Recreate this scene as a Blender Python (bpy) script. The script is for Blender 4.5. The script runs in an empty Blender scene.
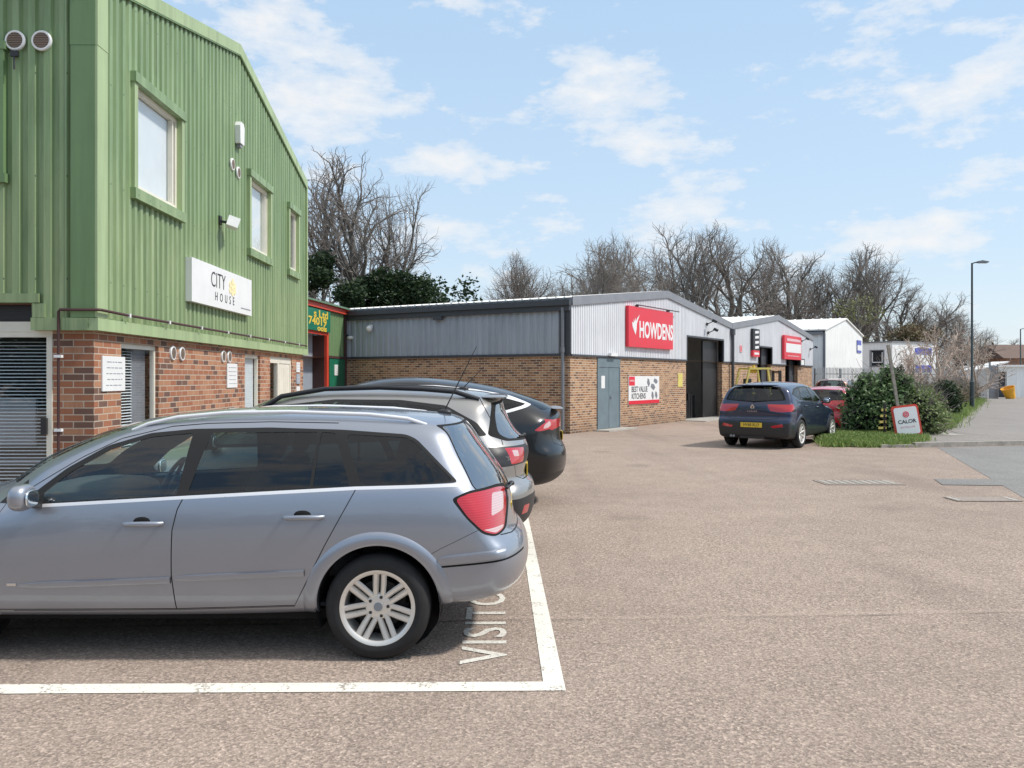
import bpy, bmesh, math, random
import numpy as np
from mathutils import Vector, Matrix
PI = math.pi
scene = bpy.context.scene
COL = scene.collection
CAMH = 1.68
F = 880.0

# ------------------------------------------------------------------ materials
def mat(name):
    m = bpy.data.materials.new(name); m.use_nodes = True
    nt = m.node_tree
    for n in list(nt.nodes): nt.nodes.remove(n)
    out = nt.nodes.new('ShaderNodeOutputMaterial')
    return m, nt, out
def N(nt, t, **k):
    n = nt.nodes.new(t)
    for a, v in k.items(): setattr(n, a, v)
    return n
def L(nt, a, b): nt.links.new(a, b)
def ramp(nt, fac, stops):
    r = N(nt, 'ShaderNodeValToRGB')
    e = r.color_ramp.elements
    while len(e) < len(stops): e.new(0.5)
    for i, (p, c) in enumerate(stops):
        e[i].position = p; e[i].color = (c[0], c[1], c[2], 1)
    L(nt, fac, r.inputs[0]); return r.outputs[0]
def noise(nt, vec, scale, detail=4, rough=.6):
    n = N(nt, 'ShaderNodeTexNoise'); n.inputs['Scale'].default_value = scale
    n.inputs['Detail'].default_value = detail; n.inputs['Roughness'].default_value = rough
    if vec is not None: L(nt, vec, n.inputs['Vector'])
    return n.outputs['Fac']
def mixc(nt, fac, a, b, mode='MIX'):
    m = N(nt, 'ShaderNodeMix', data_type='RGBA', blend_type=mode)
    if isinstance(fac, (int, float)): m.inputs[0].default_value = fac
    else: L(nt, fac, m.inputs[0])
    for i, c in ((6, a), (7, b)):
        if isinstance(c, tuple): m.inputs[i].default_value = (c[0], c[1], c[2], 1)
        else: L(nt, c, m.inputs[i])
    return m.outputs[2]
def mth(nt, op, a, b=None, clamp=False):
    m = N(nt, 'ShaderNodeMath', operation=op); m.use_clamp = clamp
    for i, c in ((0, a), (1, b)):
        if c is None: continue
        if isinstance(c, (int, float)): m.inputs[i].default_value = c
        else: L(nt, c, m.inputs[i])
    return m.outputs[0]
def bump(nt, h, strength=.3, dist=.01):
    b = N(nt, 'ShaderNodeBump'); b.inputs['Strength'].default_value = strength
    b.inputs['Distance'].default_value = dist
    L(nt, h, b.inputs['Height']); return b.outputs[0]
def bsdf(nt, out, col, rough=.6, metal=0, coat=0, spec=.5, nrm=None):
    p = N(nt, 'ShaderNodeBsdfPrincipled')
    if isinstance(col, tuple): p.inputs['Base Color'].default_value = (col[0], col[1], col[2], 1)
    else: L(nt, col, p.inputs['Base Color'])
    if isinstance(rough, (int, float)): p.inputs['Roughness'].default_value = rough
    else: L(nt, rough, p.inputs['Roughness'])
    p.inputs['Metallic'].default_value = metal
    p.inputs['Coat Weight'].default_value = coat
    p.inputs['Coat Roughness'].default_value = .06
    p.inputs['Specular IOR Level'].default_value = spec
    if nrm is not None: L(nt, nrm, p.inputs['Normal'])
    if out is not None: L(nt, p.outputs[0], out.inputs[0])
    return p
def tcoord(nt, kind='Object'): return N(nt, 'ShaderNodeTexCoord').outputs[kind]

def plain(name, col, rough=.6, metal=0, coat=0, var=.12, scale=3., spec=.5, bmp=0):
    """painted / plastic surface with slight mottling"""
    m, nt, out = mat(name)
    v = tcoord(nt)
    n = noise(nt, v, scale, 5, .65)
    lo = tuple(c*(1-var) for c in col); hi = tuple(min(1, c*(1+var)) for c in col)
    c = ramp(nt, n, [(.3, lo), (.7, hi)])
    r = mth(nt, 'ADD', mth(nt, 'MULTIPLY', n, .25), rough-.12, True)
    nr = bump(nt, noise(nt, v, scale*20, 3), bmp, .004) if bmp else None
    bsdf(nt, out, c, r, metal, coat, spec, nr)
    return m

def paint(name, col, metal=.6, rough=.32, dirt=.15, coat=1.0):
    m, nt, out = mat(name)
    v = tcoord(nt)
    n = noise(nt, v, 2.5, 6, .6)
    sep = N(nt, 'ShaderNodeSeparateXYZ'); L(nt, v, sep.inputs[0])
    low = mth(nt, 'MULTIPLY', mth(nt, 'SUBTRACT', .75, sep.outputs[2], True), 1.1, True)
    dm = mth(nt, 'MULTIPLY', mth(nt, 'ADD', mth(nt, 'MULTIPLY', n, low), mth(nt, 'MULTIPLY', n, .1)), dirt*3, True)
    c = mixc(nt, dm, col, (.16, .14, .12))
    r = mth(nt, 'ADD', mth(nt, 'MULTIPLY', dm, .6), rough, True)
    p = bsdf(nt, None, c, r, metal, coat, .5)
    p.inputs['Coat Roughness'].default_value = .04
    g = N(nt, 'ShaderNodeNewGeometry')
    d = N(nt, 'ShaderNodeBsdfDiffuse'); d.inputs[0].default_value = (.012, .012, .013, 1)
    mx = N(nt, 'ShaderNodeMixShader')
    L(nt, g.outputs['Backfacing'], mx.inputs[0]); L(nt, p.outputs[0], mx.inputs[1]); L(nt, d.outputs[0], mx.inputs[2])
    L(nt, mx.outputs[0], out.inputs[0])
    return m

def glass(name, tint, refl=.9, base=.06):
    m, nt, out = mat(name)
    t = N(nt, 'ShaderNodeBsdfTransparent'); t.inputs[0].default_value = (*tint, 1)
    g = N(nt, 'ShaderNodeBsdfGlossy'); g.inputs['Roughness'].default_value = .015
    g.inputs[0].default_value = (refl, refl, refl, 1)
    ge = N(nt, 'ShaderNodeNewGeometry'); dt = N(nt, 'ShaderNodeVectorMath', operation='DOT_PRODUCT')
    L(nt, ge.outputs['Incoming'], dt.inputs[0]); L(nt, ge.outputs['Normal'], dt.inputs[1])
    k = mth(nt, 'POWER', mth(nt, 'SUBTRACT', 1, mth(nt, 'ABSOLUTE', dt.outputs['Value']), True), 5)
    f = mth(nt, 'ADD', mth(nt, 'MULTIPLY', k, .95-base), .045+base, True)
    mx = N(nt, 'ShaderNodeMixShader'); L(nt, f, mx.inputs[0]); L(nt, t.outputs[0], mx.inputs[1]); L(nt, g.outputs[0], mx.inputs[2])
    L(nt, mx.outputs[0], out.inputs[0])
    return m

def brickmat(name, c1, c2, c3, mortar, bw=.215, bh=.075, ms=.0065):
    m, nt, out = mat(name)
    uv = tcoord(nt, 'UV')
    b = N(nt, 'ShaderNodeTexBrick'); L(nt, uv, b.inputs['Vector'])
    b.offset = .5; b.inputs['Scale'].default_value = 1
    b.inputs['Brick Width'].default_value = bw+.01; b.inputs['Row Height'].default_value = bh
    b.inputs['Mortar Size'].default_value = ms; b.inputs['Mortar Smooth'].default_value = .15
    b.inputs['Bias'].default_value = 0
    b.inputs['Color1'].default_value = (0, 0, 0, 1); b.inputs['Color2'].default_value = (1, 1, 1, 1)
    b.inputs['Mortar'].default_value = (.5, .5, .5, 1)
    tone = ramp(nt, b.outputs['Color'], [(0, c3), (.22, c3), (.27, c1), (.6, c1), (.72, c2), (1, c2)])
    n = noise(nt, uv, 40, 4); n2 = noise(nt, uv, 1.2, 4)
    tone = mixc(nt, mth(nt, 'MULTIPLY', n, .5), tone, tuple(c*.55 for c in c1))
    tone = mixc(nt, mth(nt, 'MULTIPLY', mth(nt, 'SUBTRACT', n2, .35, True), .8), tone, tuple(c*.6 for c in c2))
    col = mixc(nt, b.outputs['Fac'], tone, mortar)
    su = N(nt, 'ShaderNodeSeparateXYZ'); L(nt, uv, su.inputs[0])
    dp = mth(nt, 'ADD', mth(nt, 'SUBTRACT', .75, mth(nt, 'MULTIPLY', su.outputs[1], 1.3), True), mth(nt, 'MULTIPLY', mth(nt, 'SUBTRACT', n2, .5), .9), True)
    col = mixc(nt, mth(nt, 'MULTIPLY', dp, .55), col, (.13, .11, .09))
    mp = N(nt, 'ShaderNodeMapping'); L(nt, uv, mp.inputs[0]); mp.inputs['Scale'].default_value = (3, .25, 1)
    n5 = noise(nt, mp.outputs[0], 1.6, 5, .65)
    col = mixc(nt, ramp(nt, n5, [(.55, (0, 0, 0)), (.8, (.5, .5, .5))]), col, tuple(c*.5 for c in c1))
    h = mth(nt, 'SUBTRACT', mth(nt, 'MULTIPLY', n, .3), b.outputs['Fac'])
    bsdf(nt, out, col, .9, spec=.2, nrm=bump(nt, h, .6, .01))
    return m

def cladmat(name, col, streak=.25, rough=.45, hicol=None, low=None):
    m, nt, out = mat(name)
    v = tcoord(nt)
    mp = N(nt, 'ShaderNodeMapping'); L(nt, v, mp.inputs[0]); mp.inputs['Scale'].default_value = (5, 5, .35)
    n = noise(nt, mp.outputs[0], 1.2, 5, .65)
    n2 = noise(nt, v, .8, 4)
    hi = hicol or tuple(min(1, c*1.15) for c in col)
    c = ramp(nt, n, [(.3, tuple(c*(1-streak) for c in col)), (.5, col), (.75, hi)])
    c = mixc(nt, mth(nt, 'MULTIPLY', mth(nt, 'SUBTRACT', n2, .45, True), 1.2), c, tuple(c*.72 for c in col))
    if low is not None:
        sz = N(nt, 'ShaderNodeSeparateXYZ'); L(nt, v, sz.inputs[0])
        k = mth(nt, 'MULTIPLY', mth(nt, 'SUBTRACT', 4.3, sz.outputs[2], True), mth(nt, 'ADD', mth(nt, 'MULTIPLY', n, 1.2), -.25), True)
        c = mixc(nt, k, c, low)
        mp2 = N(nt, 'ShaderNodeMapping'); L(nt, v, mp2.inputs[0]); mp2.inputs['Scale'].default_value = (9, 9, .5)
        n3 = noise(nt, mp2.outputs[0], 1.5, 6, .7)
        c = mixc(nt, ramp(nt, n3, [(.54, (0, 0, 0)), (.75, (.6, .6, .6))]), c, tuple(x*.5 for x in col))
        # rows of roofing screws and the sheet laps
        uu = mth(nt, 'MULTIPLY', mth(nt, 'SUBTRACT', mth(nt, 'FRACT', mth(nt, 'DIVIDE', mth(nt, 'ADD', mth(nt, 'ADD', sz.outputs[0], sz.outputs[1]), 20), .344)), .12), .344)
        zf = mth(nt, 'FRACT', mth(nt, 'DIVIDE', mth(nt, 'SUBTRACT', sz.outputs[2], 2.2), 1.12))
        vv = mth(nt, 'MULTIPLY', mth(nt, 'SUBTRACT', zf, .5), 1.12)
        dd = mth(nt, 'SQRT', mth(nt, 'ADD', mth(nt, 'MULTIPLY', uu, uu), mth(nt, 'MULTIPLY', vv, vv)))
        c = mixc(nt, mth(nt, 'MULTIPLY', mth(nt, 'LESS_THAN', dd, .012), .75), c, (.05, .06, .05))
        run = mth(nt, 'MULTIPLY', mth(nt, 'LESS_THAN', mth(nt, 'ABSOLUTE', uu), .010), mth(nt, 'MULTIPLY', mth(nt, 'SUBTRACT', .5, zf, True), mth(nt, 'MULTIPLY', n3, .9)))
        c = mixc(nt, run, c, tuple(x*.45 for x in col))
        lp = mth(nt, 'LESS_THAN', mth(nt, 'FRACT', mth(nt, 'DIVIDE', mth(nt, 'ADD', mth(nt, 'ADD', sz.outputs[0], sz.outputs[1]), 20), 1.032)), .008)
        c = mixc(nt, mth(nt, 'MULTIPLY', lp, .6), c, tuple(x*.4 for x in col))
    bsdf(nt, out, c, rough, spec=.4)
    return m

M = {}
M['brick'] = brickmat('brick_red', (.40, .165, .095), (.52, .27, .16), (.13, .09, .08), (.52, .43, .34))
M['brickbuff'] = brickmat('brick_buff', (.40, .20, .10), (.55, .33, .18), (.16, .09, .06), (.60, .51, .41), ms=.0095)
M['green'] = cladmat('green_cladding', (.225, .325, .16), .24, hicol=(.33, .435, .24), low=(.38, .445, .235))
M['greendk'] = cladmat('green_trim', (.165, .265, .12), .15)
M['greenlt'] = cladmat('green_flashing', (.37, .47, .25), .22)
M['greenroof'] = plain('green_roof', (.12, .20, .12), .6)
M['greycl'] = cladmat('grey_cladding', (.73, .74, .76), .08)
M['greycl2'] = cladmat('blue_grey_cladding', (.36, .40, .45), .14)
M['greytrim'] = plain('grey_trim', (.20, .21, .23), .5)
M['greylt'] = plain('light_grey_trim', (.24, .25, .275), .5)
M['whitecl'] = cladmat('white_cladding', (.86, .855, .83), .06)
M['roofw'] = plain('pale_roof', (.84, .83, .79), .6, var=.15, scale=.8)
M['dark'] = plain('dark_plastic', (.022, .022, .024), .45)
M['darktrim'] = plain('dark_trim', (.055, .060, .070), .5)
M['black'] = plain('black_rubber', (.012, .012, .012), .7)
M['gap'] = plain('shut_gap', (.004, .004, .004), .9)
M['cream'] = plain('cream_frame', (.76, .72, .62), .45, var=.06)
M['white'] = plain('white_paint', (.80, .80, .79), .4, var=.04)
M['blind'] = plain('blind_slat', (.80, .84, .86), .5, var=.05)
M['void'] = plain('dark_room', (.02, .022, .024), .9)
M['room'] = plain('room_wall', (.5, .49, .47), .9)
M['doorgrey'] = plain('grey_door_paint', (.16, .21, .235), .5)
M['red'] = plain('red_sign', (.72, .02, .045), .35, var=.05)
M['redtrim'] = plain('red_trim', (.60, .06, .03), .5)
M['reddk'] = plain('dark_red_trim', (.07, .03, .028), .6)
M['black_letters'] = plain('black_letters', (.02, .02, .025), .5)
M['yellow'] = plain('yellow_paint', (.72, .50, .05), .5)
M['yellowpale'] = plain('faded_yellow', (.66, .56, .16), .55)
M['orange'] = plain('orange_plastic', (.80, .40, .03), .5)
M['signgreen'] = plain('green_sign', (.01, .16, .09), .4)
M['gold'] = plain('gold_mark', (.86, .74, .42), .5)
M['blue'] = plain('blue_sign', (.08, .10, .45), .4)
M['greypole'] = plain('pole_paint', (.035, .05, .05), .5)
M['galv'] = plain('galvanised_steel', (.24, .26, .28), .5, metal=.1)
M['timber'] = plain('weathered_timber', (.27, .24, .20), .8, var=.3, scale=9)
M['louvre'] = plain('louvre', (.22, .16, .12), .6)
M['bark'] = plain('bark', (.15, .137, .122), .95, var=.35, scale=4)
M['twig'] = plain('twigs', (.235, .21, .188), .95, var=.3, scale=2)
M['twigpink'] = plain('pale_twigs', (.50, .40, .33), .95, var=.3, scale=2)
M['chrome'] = plain('chrome', (.75, .76, .78), .22, metal=1, var=.02)
M['alloy'] = plain('alloy_rim', (.74, .71, .66), .38, metal=.55, var=.05)
M['brake'] = plain('brake_disc', (.03, .028, .026), .6, metal=.3)
M['tyre'] = plain('tyre_rubber', (.017, .017, .018), .8, var=.35, scale=14)
M['seat'] = plain('seat_cloth', (.06, .062, .068), .9)
M['concrete'] = plain('concrete', (.42, .40, .36), .85, var=.2, scale=2, bmp=.2)
M['tan'] = plain('tan_render', (.50, .38, .28), .8)
M['tile'] = plain('brown_roof_tile', (.16, .11, .09), .85, var=.3, scale=6)
M['lamp_glass'] = plain('lamp_lens', (.5, .5, .48), .3)
M['glasscar'] = glass('car_glass', (.78, .90, .86), .85, .04)
M['glassdark'] = glass('privacy_glass', (.20, .26, .26), .85, .015)
M['glassrear'] = glass('tailgate_glass', (.25, .30, .32), 1., .34)
M['glasswin'] = glass('window_glass', (.93, .96, .97), .95, .05)
M['trimbright'] = plain('bright_trim', (.85, .85, .86), .3, metal=.25, var=.02)
M['mirror'] = plain('mirror_glass', (.8, .85, .88), .14, metal=1, var=.01)

def lens(name, col, rough=.18):
    m, nt, out = mat(name)
    v = tcoord(nt)
    mp = N(nt, 'ShaderNodeMapping'); L(nt, v, mp.inputs[0]); mp.inputs['Scale'].default_value = (1, 1, 1)
    w = N(nt, 'ShaderNodeTexWave', wave_type='BANDS', bands_direction='Z'); L(nt, mp.outputs[0], w.inputs[0])
    w.inputs['Scale'].default_value = 22; w.inputs['Distortion'].default_value = 1
    c = mixc(nt, mth(nt, 'MULTIPLY', w.outputs['Fac'], .45), col, tuple(min(1, x*1.5+.02) for x in col))
    bsdf(nt, out, c, rough, coat=1)
    return m
M['lensred'] = lens('red_lens', (.42, .006, .013))
M['lensdk'] = lens('dark_red_lens', (.26, .008, .014))
M['lensclear'] = lens('clear_lens', (.52, .36, .36))
M['lenspink'] = lens('pink_lens', (.70, .25, .28))

# ground: worn pinkish chip-seal asphalt
def groundmat(name, base, dark, scale=1., lines=True):
    m, nt, out = mat(name)
    v = tcoord(nt)
    vo = N(nt, 'ShaderNodeTexVoronoi'); vo.inputs['Scale'].default_value = 80*scale; L(nt, v, vo.inputs['Vector'])
    vc = N(nt, 'ShaderNodeSeparateColor'); L(nt, vo.outputs['Color'], vc.inputs[0])
    stone = ramp(nt, vc.outputs[0], [(0, tuple(c*.42 for c in base)), (.35, tuple(c*.85 for c in base)), (.7, base), (1, tuple(min(1, c*1.45) for c in base))])
    big = noise(nt, v, .22, 6, .62)
    mid = noise(nt, v, 1.7, 5, .65)
    fine = noise(nt, v, 38*scale, 4, .7)
    c = mixc(nt, ramp(nt, fine, [(.38, (0, 0, 0)), (.66, (.85, .85, .85))]), stone, dark)
    c = mixc(nt, ramp(nt, big, [(.40, (0, 0, 0)), (.70, (.42, .42, .42))]), c, dark)
    c = mixc(nt, ramp(nt, mid, [(.45, (0, 0, 0)), (.8, (.3, .3, .3))]), c, tuple(x*1.10 for x in base))
    # tyre-darkened lanes and stains
    mp = N(nt, 'ShaderNodeMapping'); L(nt, v, mp.inputs[0]); mp.inputs['Scale'].default_value = (.55, .06, 1); mp.inputs['Rotation'].default_value = (0, 0, .5)
    st = noise(nt, mp.outputs[0], 1.3, 4, .6)
    c = mixc(nt, ramp(nt, st, [(.52, (0, 0, 0)), (.72, (.30, .30, .30))]), c, tuple(x*.55 for x in dark))
    if lines:
        sp = N(nt, 'ShaderNodeSeparateXYZ'); L(nt, v, sp.inputs[0])
        # long resurfacing joint across the yard and a hairline crack
        wob = mth(nt, 'MULTIPLY', noise(nt, v, .9, 5, .7), .16)
        yj = mth(nt, 'ADD', mth(nt, 'ADD', sp.outputs[1], wob), mth(nt, 'MULTIPLY', sp.outputs[0], -.055))
        d = mth(nt, 'ABSOLUTE', mth(nt, 'SUBTRACT', yj, 6.17))
        k = mth(nt, 'SUBTRACT', 1, mth(nt, 'DIVIDE', d, .028), True)
        k = mth(nt, 'MULTIPLY', k, ramp(nt, noise(nt, v, 1.1, 3), [(.45, (.0, .0, .0)), (.62, (.8, .8, .8))]))
        c = mixc(nt, k, c, tuple(x*.5 for x in dark))
        d2 = mth(nt, 'ABSOLUTE', mth(nt, 'SUBTRACT', yj, 6.24))
        k2 = mth(nt, 'MULTIPLY', mth(nt, 'SUBTRACT', 1, mth(nt, 'DIVIDE', d2, .05), True), .14)
        c = mixc(nt, k2, c, tuple(x*1.4 for x in base))
    if lines:
        # oil drips and old spills
        v2 = N(nt, 'ShaderNodeTexVoronoi'); v2.inputs['Scale'].default_value = .55; v2.inputs['Randomness'].default_value = 1; L(nt, v, v2.inputs['Vector'])
        sp_ = mth(nt, 'SUBTRACT', 1, mth(nt, 'DIVIDE', mth(nt, 'ADD', v2.outputs['Distance'], mth(nt, 'MULTIPLY', noise(nt, v, 6, 4), .25)), .32), True)
        c = mixc(nt, mth(nt, 'MULTIPLY', sp_, .55, True), c, tuple(x*.45 for x in dark))
        v3 = N(nt, 'ShaderNodeTexVoronoi'); v3.inputs['Scale'].default_value = 9; L(nt, v, v3.inputs['Vector'])
        sp3 = mth(nt, 'SUBTRACT', 1, mth(nt, 'DIVIDE', v3.outputs['Distance'], .13), True)
        c = mixc(nt, mth(nt, 'MULTIPLY', sp3, .7, True), c, tuple(x*.4 for x in dark))
    h = mth(nt, 'ADD', mth(nt, 'MULTIPLY', vo.outputs['Distance'], 1.0), fine)
    bsdf(nt, out, c, .93, spec=.25, nrm=bump(nt, h, .55, .006))
    return m
M['ground'] = groundmat('yard_asphalt', (.465, .37, .305), (.205, .16, .132))
M['road'] = groundmat('road_asphalt', (.32, .31, .295), (.18, .175, .17), 1.2, False)
M['pave'] = groundmat('pavement_asphalt', (.35, .325, .30), (.21, .195, .18), 1.4, False)
M['kerb'] = plain('kerb_stone', (.36, .33, .29), .9, var=.3, scale=5, bmp=.3)
M['iron'] = plain('iron_cover', (.30, .25, .21), .7, var=.3, scale=20, bmp=.4)
M['soil'] = plain('soil', (.10, .085, .055), .95, var=.4, scale=3)

def linemat():
    m, nt, out = mat('worn_line_paint')
    v = tcoord(nt)
    n = noise(nt, v, 45, 6, .8); n2 = noise(nt, v, 5, 5, .7)
    k = mth(nt, 'ADD', mth(nt, 'MULTIPLY', n, .65), mth(nt, 'MULTIPLY', n2, .5))
    f = ramp(nt, k, [(.61, (0, 0, 0)), (.68, (1, 1, 1))])
    c = mixc(nt, f, ramp(nt, n2, [(.3, (.74, .71, .62)), (.7, (.86, .83, .73))]), (.27, .23, .20))
    bsdf(nt, out, c, .8, spec=.3, nrm=bump(nt, n, .4, .005))
    return m
M['line'] = linemat()
def linetext():
    m, nt, out = mat('faded_line_paint')
    v = tcoord(nt)
    n = noise(nt, v, 60, 6, .8)
    f = ramp(nt, n, [(.50, (0, 0, 0)), (.66, (1, 1, 1))])
    c = mixc(nt, f, (.74, .71, .63), (.27, .23, .20))
    bsdf(nt, out, c, .85)
    return m
M['linet'] = linetext()

def leafmat(name, cols, trans=.25, scale=1.3):
    m, nt, out = mat(name)
    g = N(nt, 'ShaderNodeNewGeometry')
    n = noise(nt, tcoord(nt), scale, 3)
    f = mth(nt, 'ADD', mth(nt, 'MULTIPLY', g.outputs['Random Per Island'], .55), mth(nt, 'MULTIPLY', n, .5))
    c = ramp(nt, f, [(.15, cols[0]), (.5, cols[1]), (.85, cols[2])])
    d = bsdf(nt, None, c, .55, spec=.35)
    t = N(nt, 'ShaderNodeBsdfTranslucent'); L(nt, c, t.inputs[0])
    mx = N(nt, 'ShaderNodeMixShader'); mx.inputs[0].default_value = trans
    L(nt, d.outputs[0], mx.inputs[1]); L(nt, t.outputs[0], mx.inputs[2]); L(nt, mx.outputs[0], out.inputs[0])
    return m
M['leaf'] = leafmat('laurel_leaf', ((.06, .115, .04), (.13, .22, .085), (.30, .40, .20)))
M['leafdk'] = leafmat('dark_leaf', ((.012, .028, .012), (.025, .05, .018), (.05, .08, .03)))
M['leafbr'] = leafmat('brown_leaf', ((.09, .06, .035), (.17, .12, .07), (.15, .17, .07)))
M['leafyel'] = leafmat('spring_leaf', ((.11, .16, .05), (.20, .26, .10), (.34, .40, .20)))
M['leafbud'] = leafmat('budding_leaf', ((.15, .17, .07), (.23, .25, .10), (.30, .31, .15)))
M['grass'] = leafmat('grass_blade', ((.10, .16, .035), (.21, .32, .08), (.42, .46, .18)), .3, 2.5)

# ------------------------------------------------------------------ object helpers
def tag(o, label=None, cat=None, group=None, kind=None):
    if label: o['label'] = label
    if cat: o['category'] = cat
    if group: o['group'] = group
    if kind: o['kind'] = kind
    return o
def empty(name, loc=(0, 0, 0), rz=0):
    o = bpy.data.objects.new(name, None); COL.objects.link(o)
    o.empty_display_size = .2
    o.location = loc; o.rotation_euler = (0, 0, rz); return o
def children(o): return [c for c in bpy.data.objects if c.parent == o]
def copy_tree(o, parent=None):
    c = o.copy(); COL.objects.link(c); c.parent = parent
    for ch in children(o): copy_tree(ch, c)
    return c

class MB:
    """collects faces in a local frame (x right, y into the wall, z up) and turns them into one mesh"""
    def __init__(s, M_=None): s.v = []; s.f = []; s.uv = []; s.mi = []; s.M = M_ or Matrix.Identity(4)
    def face(s, pts, m=0, uv=None):
        pts = [Vector(p) for p in pts]
        if uv is None:
            n = Vector((0, 0, 0))
            for i in range(len(pts)):
                a, b = pts[i], pts[(i+1) % len(pts)]
                n += Vector(((a.y-b.y)*(a.z+b.z), (a.z-b.z)*(a.x+b.x), (a.x-b.x)*(a.y+b.y)))
            ax, ay, az = abs(n.x), abs(n.y), abs(n.z)
            if az >= ax and az >= ay: uv = [(p.x, p.y) for p in pts]
            elif ax > ay: uv = [(p.y, p.z) for p in pts]
            else: uv = [(p.x, p.z) for p in pts]
        b = len(s.v)
        s.v += [s.M @ p for p in pts]; s.f.append(list(range(b, b+len(pts)))); s.uv.append(uv); s.mi.append(m)
    def box(s, x0, x1, y0, y1, z0, z1, m=0):
        P = lambda i, j, k: ((x0, x1)[i], (y0, y1)[j], (z0, z1)[k])
        for q in (((0,0,0),(1,0,0),(1,0,1),(0,0,1)), ((1,1,0),(0,1,0),(0,1,1),(1,1,1)),
                  ((0,1,0),(0,0,0),(0,0,1),(0,1,1)), ((1,0,0),(1,1,0),(1,1,1),(1,0,1)),
                  ((0,0,1),(1,0,1),(1,1,1),(0,1,1)), ((0,1,0),(1,1,0),(1,0,0),(0,0,0))):
            s.face([P(*c) for c in q], m)
        return s
    def prism(s, poly, y0, y1, m=0, axis='y'):
        """poly in (x,z) extruded along y (or (x,y) along z, (y,z) along x)"""
        T = {'y': lambda a, b, t: (a, t, b), 'z': lambda a, b, t: (a, b, t), 'x': lambda a, b, t: (t, a, b)}[axis]
        ar = sum(poly[i][0]*poly[(i+1) % len(poly)][1]-poly[(i+1) % len(poly)][0]*poly[i][1] for i in range(len(poly)))
        if ar < 0: poly = poly[::-1]
        n = len(poly)
        flip = axis != 'y'
        A = [T(a, b, y0) for a, b in poly]; B = [T(a, b, y1) for a, b in poly]
        s.face(A[::-1] if flip else A, m); s.face(B if flip else B[::-1], m)
        for i in range(n):
            j = (i+1) % n
            q = [A[j], A[i], B[i], B[j]]
            s.face(q[::-1] if flip else q, m)
        return s
    def beam(s, p, q, w, h=None, m=0, up=(0, 0, 1)):
        p = Vector(p); q = Vector(q); h = h or w
        d = (q-p).normalized(); u = Vector(up)
        if abs(d.dot(u)) > .98: u = Vector((0, 1, 0))
        a = d.cross(u).normalized()*w/2; b = a.cross(d).normalized()*h/2
        c = [p-a-b, p+a-b, p+a+b, p-a+b]; e = [x+(q-p) for x in c]
        s.face(c, m); s.face(e[::-1], m)
        for i in range(4): s.face([c[(i+1) % 4], c[i], e[i], e[(i+1) % 4]], m)
        return s
    def tube(s, pts, r, n=8, m=0, caps=True):
        pts = [Vector(p) for p in pts]
        if isinstance(r, (int, float)): r = [r]*len(pts)
        rings = []; prev = None
        for i, p in enumerate(pts):
            d = (pts[min(i+1, len(pts)-1)]-pts[max(i-1, 0)]).normalized()
            if prev is None: a = d.orthogonal().normalized()
            else: a = (prev-d*prev.dot(d)).normalized()
            prev = a; b = d.cross(a)
            rings.append([p+(a*math.cos(t)+b*math.sin(t))*r[i] for t in [2*PI*k/n for k in range(n)]])
        for i in range(len(rings)-1):
            for k in range(n):
                k2 = (k+1) % n
                s.face([rings[i][k], rings[i][k2], rings[i+1][k2], rings[i+1][k]], m)
        if caps: s.face(rings[0][::-1], m); s.face(rings[-1], m)
        return s
    def lathe(s, prof, n=32, m=0, axis='z', c=(0, 0, 0)):
        """prof: list of (radius, height)"""
        c = Vector(c)
        def P(r, h, t):
            a, b = r*math.cos(t), r*math.sin(t)
            return c+Vector({'z': (a, b, h), 'y': (a, h, b), 'x': (h, a, b)}[axis])
        for k in range(n):
            t0, t1 = 2*PI*k/n, 2*PI*(k+1)/n
            for i in range(len(prof)-1):
                (r0, h0), (r1, h1) = prof[i], prof[i+1]
                q = [P(r0, h0, t0), P(r0, h0, t1), P(r1, h1, t1), P(r1, h1, t0)]
                if r0 < 1e-5: q = [q[0], q[2], q[3]]
                elif r1 < 1e-5: q = q[:3]
                s.face(q, m)
        return s
    def ell(s, c, r, e=1., n=16, k=10, m=0):
        """(super)ellipsoid"""
        c = Vector(c)
        def sp(v): return math.copysign(abs(v)**e, v)
        def P(i, j):
            a = 2*PI*i/n; b = -PI/2+PI*j/k
            return c+Vector((r[0]*sp(math.cos(b))*sp(math.cos(a)), r[1]*sp(math.cos(b))*sp(math.sin(a)), r[2]*sp(math.sin(b))))
        for i in range(n):
            for j in range(k):
                q = [P(i, j), P(i+1, j), P(i+1, j+1), P(i, j+1)]
                if j == 0: q = [q[0], q[2], q[3]]
                elif j == k-1: q = q[:3]
                s.face(q, m)
        return s
    def build(s, name, mats, parent=None, loc=None, smooth=None, weld=True, rot=None):
        me = bpy.data.meshes.new(name)
        me.from_pydata([tuple(v) for v in s.v], [], s.f)
        if not isinstance(mats, (list, tuple)): mats = [mats]
        for m_ in mats: me.materials.append(m_)
        uvl = me.uv_layers.new(name='UVMap')
        uvl.data.foreach_set('uv', [c for fu in s.uv for u in fu for c in u])
        me.polygons.foreach_set('material_index', s.mi)
        if weld or smooth:
            bm = bmesh.new(); bm.from_mesh(me)
            bmesh.ops.remove_doubles(bm, verts=bm.verts, dist=1e-5)
            bm.to_mesh(me); bm.free()
        if smooth:
            me.polygons.foreach_set('use_smooth', [True]*len(me.polygons))
            me.set_sharp_from_angle(angle=math.radians(smooth))
        me.update()
        o = bpy.data.objects.new(name, me); COL.objects.link(o)
        if parent: o.parent = parent
        if loc is not None: o.location = loc
        if rot is not None: o.rotation_euler = rot
        return o

def RZ(deg, loc=(0, 0, 0)): return Matrix.Translation(loc) @ Matrix.Rotation(math.radians(deg), 4, 'Z')

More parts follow.
